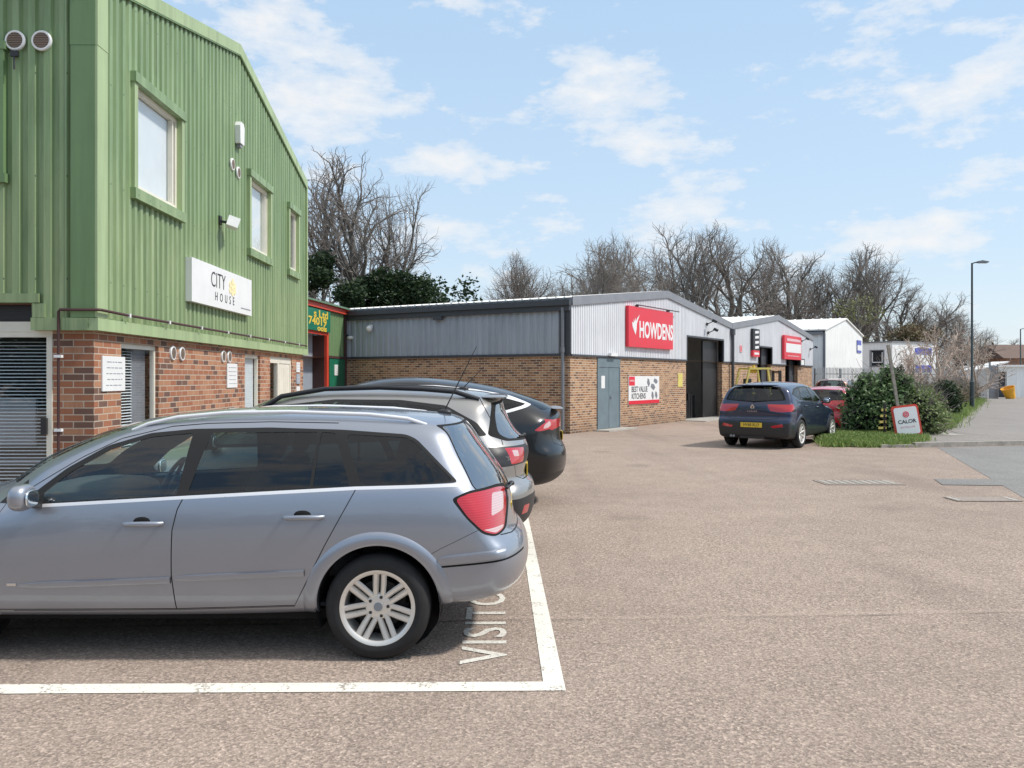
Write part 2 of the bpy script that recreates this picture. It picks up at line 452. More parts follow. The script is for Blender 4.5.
def text_obj(name, s, size, mat_, parent, Mx, extrude=.002, align='CENTER', stretch=1.0, bold=0, space=1.0):
    cu = bpy.data.curves.new(name, 'FONT'); cu.body = s; cu.size = size; cu.extrude = extrude
    cu.align_x = align; cu.align_y = 'CENTER'; cu.offset = bold; cu.space_character = space; cu.resolution_u = 3
    o = bpy.data.objects.new(name, cu); COL.objects.link(o)
    dg = bpy.context.evaluated_depsgraph_get()
    me = bpy.data.meshes.new_from_object(o.evaluated_get(dg))
    COL.objects.unlink(o); bpy.data.objects.remove(o)
    me.transform(Mx @ Matrix.Diagonal((stretch, 1, 1, 1)))
    me.materials.clear(); me.materials.append(mat_)
    t = bpy.data.objects.new(name, me); COL.objects.link(t)
    if parent: t.parent = parent
    return t
def TW(x, y, z):
    """text standing in a wall frame, readable from -y"""
    return Matrix.Translation((x, y, z)) @ Matrix.Rotation(PI/2, 4, 'X')

def wall_holes(mb, x0, x1, z0, top, y, holes, m=0, reveal=.12, mr=None):
    """flat wall facing -y with rectangular holes; top is a number or a list of (x, z) along the wall"""
    tp = top if isinstance(top, list) else [(x0, top), (x1, top)]
    def zt(x):
        for (a, za), (b, zb) in zip(tp, tp[1:]):
            if a-1e-6 <= x <= b+1e-6: return za+(zb-za)*(x-a)/max(b-a, 1e-6)
        return tp[-1][1]
    xs = sorted({x0, x1, *[p[0] for p in tp], *[h[i] for h in holes for i in (0, 1) if x0 < h[i] < x1]})
    for a, b in zip(xs, xs[1:]):
        c = (a+b)/2
        hs = sorted([h for h in holes if h[0] <= c <= h[1]], key=lambda h: h[2])
        z = z0
        for h in hs:
            if h[2] > z+1e-4: mb.face([(a, y, z), (b, y, z), (b, y, h[2]), (a, y, h[2])], m)
            z = h[3]
        if zt(c) > z: mb.face([(a, y, z), (b, y, z), (b, y, zt(b)), (a, y, zt(a))], m)
    mr = m if mr is None else mr
    for a, b, c, d in holes:
        y1 = y+reveal
        mb.face([(a, y, c), (a, y, d), (a, y1, d), (a, y1, c)], mr)
        mb.face([(b, y, d), (b, y, c), (b, y1, c), (b, y1, d)], mr)
        mb.face([(a, y, d), (b, y, d), (b, y1, d), (a, y1, d)], mr)
        mb.face([(b, y, c), (a, y, c), (a, y1, c), (b, y1, c)], mr)

def corrugated(mb, x0, x1, z0, top, y, pitch=.17, depth=.03, holes=(), m=0, crown=.45, zb=None):
    """trapezoidal sheet facing -y, ribs vertical"""
    tp = top if isinstance(top, list) else [(x0, top), (x1, top)]
    bt = zb or [(x0, z0), (x1, z0)]
    def it(t, x):
        for (a, za), (b, zb_) in zip(t, t[1:]):
            if a-1e-6 <= x <= b+1e-6: return za+(zb_-za)*(x-a)/max(b-a, 1e-6)
        return t[-1][1]
    def prof(x):
        u = ((x-x0)/pitch) % 1.
        sl = .11
        if u < crown: return 0.
        if u < crown+sl: return depth*(u-crown)/sl
        if u < 1-sl: return depth
        return depth*(1-u)/sl
    xs = set()
    k = 0
    while x0+k*pitch < x1+1e-6:
        for u in (0, crown, crown+.11, 1-.11):
            x = x0+(k+u)*pitch
            if x < x1: xs.add(round(x, 5))
        k += 1
    xs |= {x1, x0, *[p[0] for p in tp if x0 < p[0] < x1], *[p[0] for p in bt if x0 < p[0] < x1], *[h[i] for h in holes for i in (0, 1)]}
    xs = sorted(xs)
    e = 1e-6
    for a, b in zip(xs, xs[1:]):
        if b-a < 1e-4: continue
        c = (a+b)/2
        za0, zb0 = it(bt, a+e), it(bt, b-e)
        hs = sorted([h for h in holes if h[0] <= c <= h[1]], key=lambda h: h[2])
        ya, yb = y+prof(a+e), y+prof(b-e)
        for h in hs:
            if h[2] > za0: mb.face([(a, ya, za0), (b, yb, zb0), (b, yb, h[2]), (a, ya, h[2])], m)
            za0 = zb0 = h[3]
        mb.face([(a, ya, za0), (b, yb, zb0), (b, yb, it(tp, b)), (a, ya, it(tp, a))], m)

def gp(px, D): return (px-512)/F*D
def gz(py, D): return CAMH-(py-378)/F*D
# ================================================================== SETTING
def sheet(name, pts, z, m, parent=None):
    mb = MB(); mb.face([(x, y, z) for x, y in pts]); 
    return mb.build(name, m, parent)
g = sheet('ground', [(-900, -900), (900, -900), (900, 1500), (-900, 1500)], 0, M['ground']); tag(g, kind='structure')
rd = sheet('road', [(10.25, 21.2), (6.95, 11.7), (5.2, 5.5), (4.5, -20), (60, -20), (70, 25), (40, 27.9), (12.9, 21.85)], .004, M['road']); tag(rd, kind='structure')
pv = MB(); pv.prism([(9.75, 21.42), (12.9, 22.12), (40, 28.2), (120, 60), (110, 130), (62, 112), (36.2, 67), (10.8, 23.4)], -.05, .10, 0, 'z')
tag(pv.build('pavement', M['pave']), kind='structure')
kb = MB()
pts = [(8.9, 21.2), (9.75, 21.26), (12.9, 21.96), (40, 28.04)]
for i in range(3):
    a, b = Vector(pts[i]), Vector(pts[i+1]); d = (b-a); n = max(1, round(d.length/.915)); d = d/n
    for k in range(n):
        p = a+d*k; q = a+d*(k+.992); w = Vector((-d.y, d.x)).normalized()*.14
        z = .115 if i else .07+.045*(k/n)
        kb.prism([tuple(p), tuple(q), tuple(q+w), tuple(p+w)], -.05, z+.001*((k*7) % 3), 0, 'z')
tag(kb.build('kerb', M['kerb']), kind='structure')
# patches and covers let into the yard
p1 = MB(); p1.prism([(8.55, 14.1), (9.3, 12.9), (9.95, 13.6), (9.1, 14.9)], .001, .009, 0, 'z')
tag(sheet('asphalt_patch', [(7.0, 14.6), (8.0, 14.55), (7.65, 13.7), (6.75, 13.8)], .008, M['road']), kind='structure')
tag(sheet('pavement_patch', [(10.9, 24.2), (12.6, 24.4), (12.4, 25.6), (11.1, 25.5)], .104, M['concrete']), kind='structure')
def cover(x0, y0, w, h, rot, n, label):
    mb = MB(RZ(rot, (x0, y0, 0)))
    mb.box(-w/2, w/2, -h/2, h/2, .001, .010, 0)
    for i in range(n):
        a = -w/2+.05+(w-.1)*i/n
        mb.box(a, a+(w-.1)/n*.55, -h/2+.06, h/2-.06, .010, .016, 1)
    o = mb.build('drain_cover', [M['iron'], M['kerb']]); tag(o, label, 'drain cover'); return o
cover(5.55, 14.1, 1.25, .62, 0, 9, 'worn iron drain cover with ribbed slots in the middle of the yard')
c2 = MB(); c2.box(6.05, 6.95, 11.95, 12.35, .005, .012, 0)
for a in (6.07, 6.85): c2.box(a, a+.05, 11.97, 12.33, .012, .017, 1)
tag(c2.build('drain_cover', [M['iron'], M['concrete']]), 'flat grey drain cover with pale ends at the road edge', 'drain cover')

# parking lines and the lettering: bay frame
BAY = RZ(.91, (0.218, 4.79, 0))
bl = MB(BAY)
bl.face([(-.045, -.07, .004), (.07, -.07, .004), (.07, 17.5, .004), (-.045, 17.5, .004)])
bl.face([(-16, -.07, .004), (-.045, -.07, .004), (-.045, .07, .004), (-16, .09, .004)])
o = bl.build('parking_line', M['line']); tag(o, kind='structure')
bl = MB(BAY)
for yy in (2.62, 5.35, 8.1): bl.face([(-4.6, yy, .004), (-.5, yy, .004), (-.5, yy+.09, .004), (-4.6, yy+.09, .004)])
tag(bl.build('bay_divider_line', M['line']), kind='structure')
def ground_text(s, size, x, y, stretch):
    Mx = Matrix.Translation((x, y, .0045)) @ Matrix.Rotation(math.radians(90.9), 4, 'Z')
    return text_obj('ground_lettering', s, size, M['linet'], None, Mx, .0005, 'LEFT', stretch, .003, 1.08)
o = ground_text('VISITOR', .40, -.152, 5.16, 1.38); tag(o, kind='structure')

# ================================================================== GREEN BUILDING
GB = empty('office_building', (-4.607, 9.7, 0), math.radians(.91))
tag(GB, 'two storey green clad building with red brick ground floor', 'building')
SIDE = RZ(90, (0, 0, 0))          # wall frame on the side: x -> +y, outward -> +x
def ys(px, lat=4.35): return lat*F/(498-px)-9.7
HX = -9.5; DEP = 10.45; EA = 6.05; RI = 7.2
# ground-floor brick
sideholes = [(.70, 1.85, .75, 2.10), (5.78, 6.78, .75, 2.10), (7.5, 9.3, .02, 2.10)]
mb = MB(SIDE); wall_holes(mb, 0, 10.4, 0, 2.3, 0, sideholes, 0, .11)
mb.M = Matrix.Identity(4); wall_holes(mb, HX, 0, 0, 2.5, 0, [(-2.9, -.454, .12, 2.49)], 0, .11)
mb.M = RZ(180, (HX, 10.4, 0)) @ Matrix.Translation((HX, 0, 0)); wall_holes(mb, 0, -HX, 0, 2.5, 0, [], 0)
mb.build('brick_wall', M['brick'], GB)
# upper cladding
w1 = (.82, 2.5, 3.85, 5.33); w2 = (5.72, 7.25, 3.85, 5.33); w3 = (8.62, 9.62, 3.85, 5.33)
CS = Matrix.Rotation(PI/2, 4, 'Z'); CS.translation = Vector((.065, 0, 0))
gt = [(-.1, EA), (5.2, RI), (DEP, EA)]
mb = MB(CS); corrugated(mb, -.1, DEP, 2.34, gt, 0, .172, .035, [w1, w2, w3], 0)
mb.M = Matrix.Identity(4); corrugated(mb, HX, .04, 2.30, EA, -.12, .17, .04, [(-2.6, -.93, 3.88, 5.24)], 0, zb=[(HX, 2.54), (-.62, 2.54), (-.615, 2.30), (.04, 2.30)])
mb.build('green_cladding', M['green'], GB)
mb = MB(); mb.box(HX, 0, 10.4, 10.5, 2.2, EA); mb.box(HX, .0, .05, 10.4, 2.2, 2.28); mb.build('back_cladding', M['greendk'], GB)
# roof
mb = MB()
mb.prism([(-.22, EA-.05), (5.2, RI+.02), (DEP+.1, EA-.05), (DEP+.1, EA+.05), (5.2, RI+.14), (-.22, EA+.05)], HX, .05, 0, 'x')
mb.build('roof', M['greenroof'], GB)
mb = MB(CS)
for (a, za), (b, zb) in ((gt[0], gt[1]), (gt[1], gt[2])):
    mb.prism([(a, za-.05), (b, zb-.05), (b, zb+.13), (a, za+.13)], -.035, -.004, 0)
    mb.prism([(a, za-.07), (b, zb-.07), (b, zb-.052), (a, za-.052)], -.03, -.004, 1)
mb.build('verge_trim', [M['greenlt'], M['greendk']], GB)
# corner flashing, bottom flashing
mb = MB()
mb.box(-.19, .072, -.135, -.10, 2.34, 5.30, 0); mb.box(-.20, .075, -.137, -.10, 5.303, EA+.05, 0)
mb.box(.072, .098, -.135, .12, 2.34, 5.30, 1); mb.box(.076, .102, -.137, .12, 5.303, EA+.05, 1)
mb.build('corner_flashing', [M['greendk'], M['greenlt']], GB)
mb = MB(); mb.box(.05, .098, DEP-.08, DEP+.01, 2.34, EA, 0); mb.build('corner_flashing', M['greenlt'], GB)
mb = MB()
mb.box(.0, .102, -.13, DEP+.02, 2.20, 2.335, 1)
mb.box(-.62, -.002, -.14, -.0, 2.20, 2.335, 0)
mb.box(HX, -.535, -.14, -.10, 2.50, 2.60, 0)
mb.box(-.60, -.47, -.137, -.10, 2.338, 2.49, 0)
mb.build('bottom_flashing', [M['green'], M['greenlt']], GB)
def green_window(w, blind=True, fr=None):
    a, b, c, d = w
    mb = MB(CS)
    mb.box(a, a+.10, -.045, .10, c, d, 0); mb.box(b-.10, b, -.045, .10, c, d, 0)
    mb.box(a-.02, b+.02, -.07, .10, d-.10, d+.02, 1); mb.box(a-.02, b+.02, -.065, .10, c-.02, c+.11, 1)
    mb.box(a+.1, b-.1, -.02, .09, c+.112, c+.135, 0)
    o = mb.build('window', [M['greenlt'], M['green']], GB)
    a += .10; b -= .10; c += .135; d -= .10
    f = MB(CS)
    f.box(a, b, .03, .09, c, c+.055); f.box(a, b, .03, .09, d-.055, d)
    f.box(a, a+.055, .031, .09, c, d); f.box(b-.055, b, .031, .09, c, d)
    if b-a > .6: f.box(b-.17, b-.13, .029, .09, c, d)
    f.build('window_frame', M['cream'], o)
    p = MB(CS); p.face([(a, .06, c), (b, .06, c), (b, .06, d), (a, .06, d)]); p.build('pane', M['glasswin'], o)
    p = MB(CS); p.box(a-.02, b+.02, .11, .115, c-.02, d+.02); p.build('blind_or_dark_back', M['white'] if blind else M['void'], o)  # without a blind, a near-black board stands for the dark room
green_window(w1); green_window(w2); green_window(w3, False)
def blinds(mb, x0, x1, z0, z1, y, pitch=.036, m=0):
    z = z0
    while z < z1:
        mb.face([(x0, y, z), (x1, y, z), (x1, y+.022, z+.011), (x0, y+.022, z+.011)], m); z += pitch
def brick_window(x0, x1, z0, z1, frame_m, MF, kind, parent=GB):
    f = MB(MF)
    f.box(x0, x1, .045, .10, z0, z0+.06); f.box(x0, x1, .045, .10, z1-.06, z1)
    f.box(x0, x0+.05, .046, .10, z0, z1); f.box(x1-.05, x1, .046, .10, z0, z1)
    f.box(x0-.03, x1+.03, -.04, .11, z0-.05, z0-.002)
    o = f.build('window', frame_m, parent)
    p = MB(MF); p.face([(x0, .07, z0), (x1, .07, z0), (x1, .07, z1), (x0, .07, z1)]); p.build('pane', M['glasswin'], o)
    b = MB(MF)
    if kind == 'slats':
        blinds(b, x0+.06, x0+(x1-x0)*.55, z0+.06, z1-.06, .13); b.build('blind', M['blind'], o)
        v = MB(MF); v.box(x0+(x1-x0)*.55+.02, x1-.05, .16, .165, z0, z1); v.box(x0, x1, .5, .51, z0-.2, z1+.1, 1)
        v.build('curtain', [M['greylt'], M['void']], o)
    else:
        b.box(x0+.05, x1-.05, .12, .125, z0, z1); b.build('blind', M['blind'], o)
brick_window(*sideholes[0], M['cream'], SIDE, 'slats')
brick_window(*sideholes[1], M['cream'], SIDE, 'plain')
# entrance door with side light
x0, x1, z0, z1 = sideholes[2]
f = MB(SIDE)
for a, b in ((x0, x0+.06), (x0+.66, x0+.76), (x1-.10, x1)): f.box(a, b, .02, .10, z0, z1)
f.box(x0, x1, .022, .10, z1-.12, z1); f.box(x0, x1, .022, .10, z0, z0+.10)
f.box(x0, x0+.7, .024, .10, .75, .84)
dr = f.build('door', M['cream'], GB)
f = MB(SIDE); f.box(x0+.76, x1-.10, .035, .08, z0+.1, z1-.12)
for k in range(5): f.box(x0+.82+k*.17, x0+.83+k*.17, .028, .036, z0+.2, z1-.2, 0)
f.build('door_leaf', M['cream'], dr)
f = MB(SIDE); f.tube([(x0+.84, -.03, .9), (x0+.84, -.03, 1.25)], .012, 8); f.build('handle', M['galv'], dr)
f = MB(SIDE); f.face([(x0, .06, z0), (x0+.7, .06, z0), (x0+.7, .06, z1), (x0, .06, z1)]); f.build('pane', M['glasswin'], dr)
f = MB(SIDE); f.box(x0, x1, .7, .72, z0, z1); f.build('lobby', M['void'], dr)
# front glazing with venetian blinds
f = MB()
f.box(-2.9, -.454, .0, .09, 2.13, 2.30); f.box(-2.9, -.454, -.008, .085, 2.19, 2.215); f.box(-.515, -.454, -.01, .09, .12, 2.13); f.box(-2.9, -.515, .0, .09, .12, .22)
f.box(-1.72, -1.66, .0, .09, .22, 2.13)
gw = f.build('window', M['cream'], GB)
f = MB(); f.box(-2.9, -.46, .02, .06, 2.30, 2.49)
for k in range(4): f.box(-2.9, -.46, .012, .02, 2.325+k*.045, 2.338+k*.045)
f.build('head_panel', M['dark'], gw)
f = MB(); f.face([(-2.9, .05, .22), (-.5, .05, .22), (-.5, .05, 2.13), (-2.9, .05, 2.13)]); f.build('pane', M['glasswin'], gw)
f = MB(); blinds(f, -2.88, -.53, .24, 2.11, .12, .039); f.build('venetian_blind', M['blind'], gw)
f = MB(); f.box(-.56, -.50, -.05, .0, 1.06, 1.24); f.build('handle', M['dark'], gw)
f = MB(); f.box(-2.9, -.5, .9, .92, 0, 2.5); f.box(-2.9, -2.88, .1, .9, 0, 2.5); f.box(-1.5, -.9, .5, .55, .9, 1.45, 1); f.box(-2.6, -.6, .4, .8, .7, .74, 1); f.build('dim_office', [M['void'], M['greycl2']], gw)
# surround of the upper front window
f = MB(); f.box(-.99, -.90, -.165, -.08, 3.86, 5.26); f.box(-2.6, -.88, -.175, -.08, 5.24, 5.33); f.box(-2.6, -.88, -.175, -.08, 3.80, 3.90)
uw = f.build('window', M['greendk'], GB)
f = MB(); f.box(-2.6, -.99, -.14, -.12, 3.9, 5.24); f.build('panel', M['greendk'], uw)
# round vents
def vent(MF, x, z, r, sc=1):
    f = MB(MF @ Matrix.Translation((x, 0, z)))
    f.lathe([(r, 0), (r, -.02), (r*.93, -.028), (r*.78, -.028), (r*.76, -.01)], 28, 0, 'y')
    v = f.build('round_vent', M['white'], GB, smooth=40)
    f = MB(MF @ Matrix.Translation((x, 0, z)))
    f.lathe([(r*.77, -.012), (0, -.012)], 24, 0, 'y')
    for k in range(-4, 5):
        h = k*r*.17; w = math.sqrt(max(0, (r*.74)**2-h*h))
        f.box(-w, w, -.03, -.013, h-.006, h+.006, 1)
    f.build('louvre', [M['dark'], M['louvre']], v)
MV = Matrix.Translation((0, -.12, 0))
vent(MV, -.79, 5.345, .11); vent(MV, -.505, 5.345, .11)
vent(CS, 4.80, 5.20, .10); vent(CS, 5.13, 5.14, .10)
for y_ in (2.32, 2.66): vent(SIDE, y_, 2.02, .10)
for y_ in (4.52, 4.84): vent(SIDE, y_, 2.03, .10)
# dark waste pipe on the front, running round the corner with white clips
f = MB(); f.tube([(-.31, -.16, 0.05), (-.31, -.16, 2.40), (-.29, -.17, 2.42), (.12, -.17, 2.42), (.14, -.15, 2.42), (.14, .5, 2.41), (.14, DEP-.3, 2.40)], .016, 8)
f.build('pipe', M['reddk'], GB, smooth=50)
for k in range(8): f = MB(); f.box(.11, .165, .55+k*1.25, .59+k*1.25, 2.385, 2.43); f.build('pipe_clip', M['white'], GB)
for z in (1.9, 1.1, .6): f = MB(); f.box(-.35, -.27, -.185, -.135, z, z+.03); f.build('pipe_clip', M['white'], GB)
f = MB(); f.box(-.82, -.74, -.18, -.14, 5.16, 5.22); f.tube([(-.78, -.17, 5.2), (-.78, -.17, 5.02)], .01, 6); f.build('cable_bracket', M['dark'], GB)

def on_side(name, label, cat, x, z, build, out=.065, group=None):
    o = empty(name, GB.matrix_basis @ Vector((out, x, z)), 0)
    o.rotation_euler = (0, 0, math.radians(90.91)); tag(o, label, cat, group); build(o); return o
bpy.context.view_layer.update()
def b_sign(o):
    f = MB(); f.box(-1.5, 1.5, -.09, -.0, -.31, .31); f.build('sign_board', M['white'], o)
    text_obj('lettering', 'CITY', .33, M['black_letters'], o, TW(-.33, -.092, .09), .002, 'CENTER', 1.0, -.003)
    text_obj('lettering', 'HOUSE', .185, M['black_letters'], o, TW(.0, -.092, -.15), .002, 'CENTER', 1.0, -.001, 2.05)
    f = MB(TW(.30, -.092, .085) @ Matrix.Translation((0, 0, 0)) @ Matrix.Diagonal((1.4, 1.15, 1, 1)))
    for k in range(3):
        for j in range(2+k % 2): f.lathe([(.045, 0), (.045, .004), (0, .004)], 16, 0, 'z', (k*.085-.02, j*.08-.06+(k % 2)*-.03, 0))
    f.build('gold_emblem', M['gold'], o, weld=False)
    f = MB(); f.box(.86, 1.42, -.094, -.09, -.225, -.21); f.build('small_print', M['greylt'], o)
bpy.context.view_layer.update()
on_side('wall_sign', 'long white CITY HOUSE sign with dark letters on green cladding', 'sign', 4.15, 3.07, b_sign)
def b_alarm(o):
    f = MB(); f.prism([(-.11, -.17), (.11, -.17), (.13, .12), (.08, .19), (-.08, .19), (-.13, .12)], -.09, 0); f.box(-.05, .05, -.07, 0, -.23, -.172, 1)
    f.build('box', [M['white'], M['greylt']], o)
on_side('alarm_box', 'white alarm box high on the green gable wall', 'alarm box', 5.1, 5.78, b_alarm)
def b_flood(o):
    f = MB(); f.box(-.05, .05, -.03, 0, -.09, .05); f.tube([(0, -.02, -.03), (0, -.16, -.06), (0, -.2, .02)], .022, 8); f.build('bracket', M['dark'], o)
    f = MB(RZ(20) @ Matrix.Rotation(math.radians(18), 4, 'X')); f.prism([(-.17, -.06), (.17, -.06), (.13, .10), (-.13, .10)], -.30, -.12); f.build('lamp_head', M['white'], o)
on_side('floodlight', 'white floodlight on a black bracket above the CITY HOUSE sign', 'light', 4.15, 4.18, b_flood)
def notice(o, w, h, rows, seed=1, col='greylt', fr='white'):
    f = MB(); f.box(-w/2, w/2, -.015, 0, -h/2, h/2); f.build('board', M[fr], o)
    r = random.Random(seed); f = MB(); n = rows
    for k in range(n):
        z = h/2-h*(k+1)/(n+1); x = -w*.38+r.random()*w*.08
        while x < w*.36:
            l = r.uniform(.02, .06)*w/.3; f.box(x, min(x+l, w*.4), -.0165, -.0152, z-h*.012, z+h*.012); x += l+.012*w/.3
    f.build('print', M[col], o)
on_side('notice_board', 'white printed notice on the brick corner pier, nearest the front', 'notice', .47, 1.73, lambda o: notice(o, .60, .40 , 5, 2), .002)
on_side('notice_board', 'white printed notice between two ground floor windows, under a pair of vents', 'notice', 5.0, 1.72, lambda o: notice(o, .56, .40, 5, 3), .002)
on_side('notice_board', 'small pale blue plate on the pier beyond the office door, top of three', 'notice', 9.85, 1.92, lambda o: notice(o, .34, .22, 3, 4, 'blue'), .002)
on_side('notice_board', 'small dark plate on the pier beyond the office door, middle of three', 'notice', 9.85, 1.66, lambda o: notice(o, .34, .22, 2, 5, 'white', 'greycl2'), .002)
on_side('notice_board', 'small white plate on the pier beyond the office door, lowest of three', 'notice', 9.85, 1.38, lambda o: notice(o, .34, .22, 1, 6), .002)

# ================================================================== GREEN AND RED UNIT behind it
GU = empty('trade_unit', (-5.88, 31.0, 0), math.atan2(.9948, .1)+0)   # x runs back along the wall; outward is the yard side
tag(GU, 'green clad trade unit with red trim squeezed between two buildings', 'building')
GU.rotation_euler = (0, 0, math.radians(84.3))
# local x: 0 at the corner by the grey building, negative towards the camera
mb = MB(); wall_holes(mb, -9, 0, 0, 2.35, .03, [(-6.2, -2.15, 0, 2.35)], 0, .5); mb.box(-9, 0, 4, 4.1, 0, 3.9); mb.build('brick_wall', M['brick'], GU)
mb = MB(); corrugated(mb, -9, -2.0, 3.15, 3.95, 0, .28, .04); corrugated(mb, -2.0, 0, 2.42, 3.95, 0, .28, .04); mb.build('green_cladding', M['greendk'], GU)
mb = MB(); mb.box(-9.1, .1, -.10, .05, 3.90, 4.08); mb.box(-2.2, -2.0, -.04, .05, .0, 3.15); mb.box(-2.2, -2.05, .052, .5, 0, 3.07, 1); mb.box(-6.4, -2.0, -.045, .05, 3.07, 3.2); mb.box(-.12, .0, -.06, -.002, 0, 3.9, 1); mb.box(-2.0, -.12, -.04, .03, 2.34, 2.42, 1)
mb.build('red_trim', [M['redtrim'], M['reddk']], GU)
mb = MB(); corrugated(mb, -6.2, -2.2, 0, 3.1, .45, .12, .02); mb.build('roller_shutter', M['greycl2'], GU)
mb = MB(); mb.box(-1.85, -.12, -.02, .03, 0, 2.33); mb.build('lower_panel', M['signgreen'], GU)
mb = MB(); mb.prism([(-.2, 4.06), (4.1, 4.5), (4.1, 4.58), (-.2, 4.12)], -9, 0, 0, 'x'); mb.box(-9, -8.9, 0, 4.1, 0, 4); mb.build('roof', M['greenroof'], GU)
bpy.context.view_layer.update()
def on(parent, name, label, cat, p, rz=None, group=None, mx=0):
    o = empty(name, parent.matrix_basis @ Vector(p), parent.rotation_euler.z+mx); return tag(o, label, cat, group)
s = on(GU, 'shop_sign', 'dark green sign with yellow lettering above the grey shutter', 'sign', (-3.3, -.05, 3.52))
f = MB(); f.box(-2.6, 1.25, -.06, 0, -.35, .33); f.build('sign_board', M['signgreen'], s)
for t, z, sz in (('s Ltd', .17, .33), ('74019', -.07, .33), ('ools', -.27, .25)):
    text_obj('lettering', t, sz, M['yellow'], s, TW(1.0 if t == 's Ltd' else .85, -.062, z), .002, 'RIGHT', 2.2, .008)
s = on(GU, 'notice_board', 'small white notice on the dark green panel beside the brick wall', 'notice', (-1.15, -.022, 1.95)); notice(s, .38, .36, 4, 8)
s = on(GU, 'security_light', 'white bulkhead light on the dark red corner post', 'light', (-.06, -.06, 3.08))
f = MB(); f.box(-.05, .05, -.10, 0, .0, .12, 1); f.ell((0, -.14, .02), (.10, .12, .07), 1, 14, 8, 0); f.build('lamp', [M['white'], M['dark']], s, smooth=60)

# ================================================================== TERRACE OF TRADE UNITS
HO = Vector((1.74, 26.4, 0)); HR = math.radians(57.95)
def hp(t, v=0, z=0): return Vector((HO.x+t*.5307-v*.8475, HO.y+t*.8475+v*.5307, z))
def unit(label, t0, holes, openz, left_wall, W=15., D=14.):
    B = empty('trade_unit', hp(t0), HR); tag(B, label, 'building')
    ea, ap = 4.0, 4.80
    gt = [(0, ea), (W/2, ap), (W, ea)]
    lo = [h for h in holes]
    mb = MB(); wall_holes(mb, 0, W, 0, 2.37, .0, [(a, b, c, min(d, 2.37)) for a, b, c, d in lo], 0, .2)
    if left_wall: mb.M = RZ(-90, (0, D, 0)); wall_holes(mb, 0, D, 0, 2.37, 0, [], 0)
    mb.build('brick_wall', M['brickbuff'], B)
    mb = MB(); corrugated(mb, 0, W, 2.40, gt, -.05, .15, .022, [h for h in lo if h[3] > 2.4])
    mb.build('grey_cladding', M['greycl'], B)
    mb = MB(); xx_ = 0.
    for h in sorted(lo)+[(W, W, 0, 3)]:
        if h[3] > 2.4:
            if h[0] > xx_: mb.box(xx_, h[0], -.065, -.0, 2.34, 2.40)
            xx_ = h[1]
    for h in lo:
        if h[3] > 2.4: mb.box(h[0]-.05, h[1]+.05, -.07, .0, h[3], h[3]+.07); mb.box(h[0]-.06, h[0], -.07, .0, 2.41, h[3]); mb.box(h[1], h[1]+.06, -.07, 0, 2.41, h[3])
    mb.build('drip_trim', M['darktrim'], B)
    mb = MB()
    for (a, za), (b, zb) in ((gt[0], gt[1]), (gt[1], gt[2])): mb.prism([(a, za-.14), (b, zb-.14), (b, zb+.13), (a, za+.13)], -.10, -.055)
    mb.build('verge_trim', M['greytrim'] if False else M['greylt'], B)
    mb = MB()
    n = 40
    for i in range(2):
        (a, za), (b, zb) = (gt[0], gt[1]) if i == 0 else (gt[1], gt[2])
        mb.prism([(a, za+.02), (b, zb+.02), (b, zb+.10), (a, za+.10)], -.055, D, 1)
    # raised corrugations of the sheets, their ends showing along the eaves
    k = 0
    y = .1
    while y < D:
        for (a, za), (b, zb) in ((gt[0], gt[1]), (gt[1], gt[2])):
            a_ = a-.05 if a == 0 else a
            mb.face([(a_, y, za+.10), (a_, y+.06, za+.135), (b, y+.06, zb+.135), (b, y, zb+.10)])
            mb.face([(a_, y+.06, za+.135), (a_, y+.12, za+.10), (b, y+.12, zb+.10), (b, y+.06, zb+.135)])
            mb.face([(a_, y, za+.08), (a_, y+.12, za+.08), (a_, y+.12, za+.10), (a_, y+.06, za+.135), (a_, y, za+.10)])
        y += .30
    mb.build('roof', [M['roofw'], M['greytrim']], B)
    mb = MB(); mb.box(0, W, D-.1, D, 0, ea); mb.box(W-.08, W, .05, D, 0, ea); mb.prism([(0, ea), (W, ea), (W/2, ap)], D-.1, D)
    if not left_wall: mb.box(0, .08, .05, D, 0, ea)
    mb.box(.3, W-.3, .3, D-.3, -.0, .006, 1)
    mb.build('rear_wall', [M['greytrim'], M['concrete']], B)
    return B
H1 = unit('grey and brick trade unit with large HOWDENS sign and open loading door', 0, [(1.8, 3.48, .03, 2.33), (9.58, 13.9, 0, 3.29)], 0, True)
H2 = unit('grey and brick trade unit with two dark doorways beyond the first unit', 15.02, [(4.05, 6.4, 0, 3.18), (9.1, 11.7, 0, 2.72)], 0, False)
# left flank of the first unit: cladding, fascia, gutter
LW = RZ(-90, (0, 14, 0))
mb = MB(LW); corrugated(mb, 0, 13.7, 2.42, 3.72, -.05, .255, .035); mb.build('flank_cladding', M['greycl2'], H1)
mb = MB(LW); mb.box(0, 14.02, -.07, -.0, 2.34, 2.42); mb.box(0, 14.05, -.16, -.0, 3.70, 3.98, 0); mb.box(0, 14.1, -.24, -.10, 3.86, 4.02, 0)
mb.box(13.68, 14.04, -.075, .0, 2.42, 3.70, 0)
mb.tube([(13.82, -.13, 0.1), (13.82, -.13, 3.8)], .055, 10, 1); mb.tube([(13.82, -.13, 2.45), (13.82, -.13, 2.6)], .07, 10, 1)
mb.box(9.0, 9.35, -.20, -.07, 3.58, 3.70, 0)
mb.build('fascia_and_gutter', [M['darktrim'], M['greytrim']], H1)
for B, x in ((H1, 14.93),):
    mb = MB(); mb.tube([(x, -.14, .1), (x, -.14, 3.55), (x, -.10, 3.75)], .07, 10); mb.box(x-.12, x+.12, -.22, -.08, 3.58, 3.85); mb.build('downpipe', M['darktrim'], B)
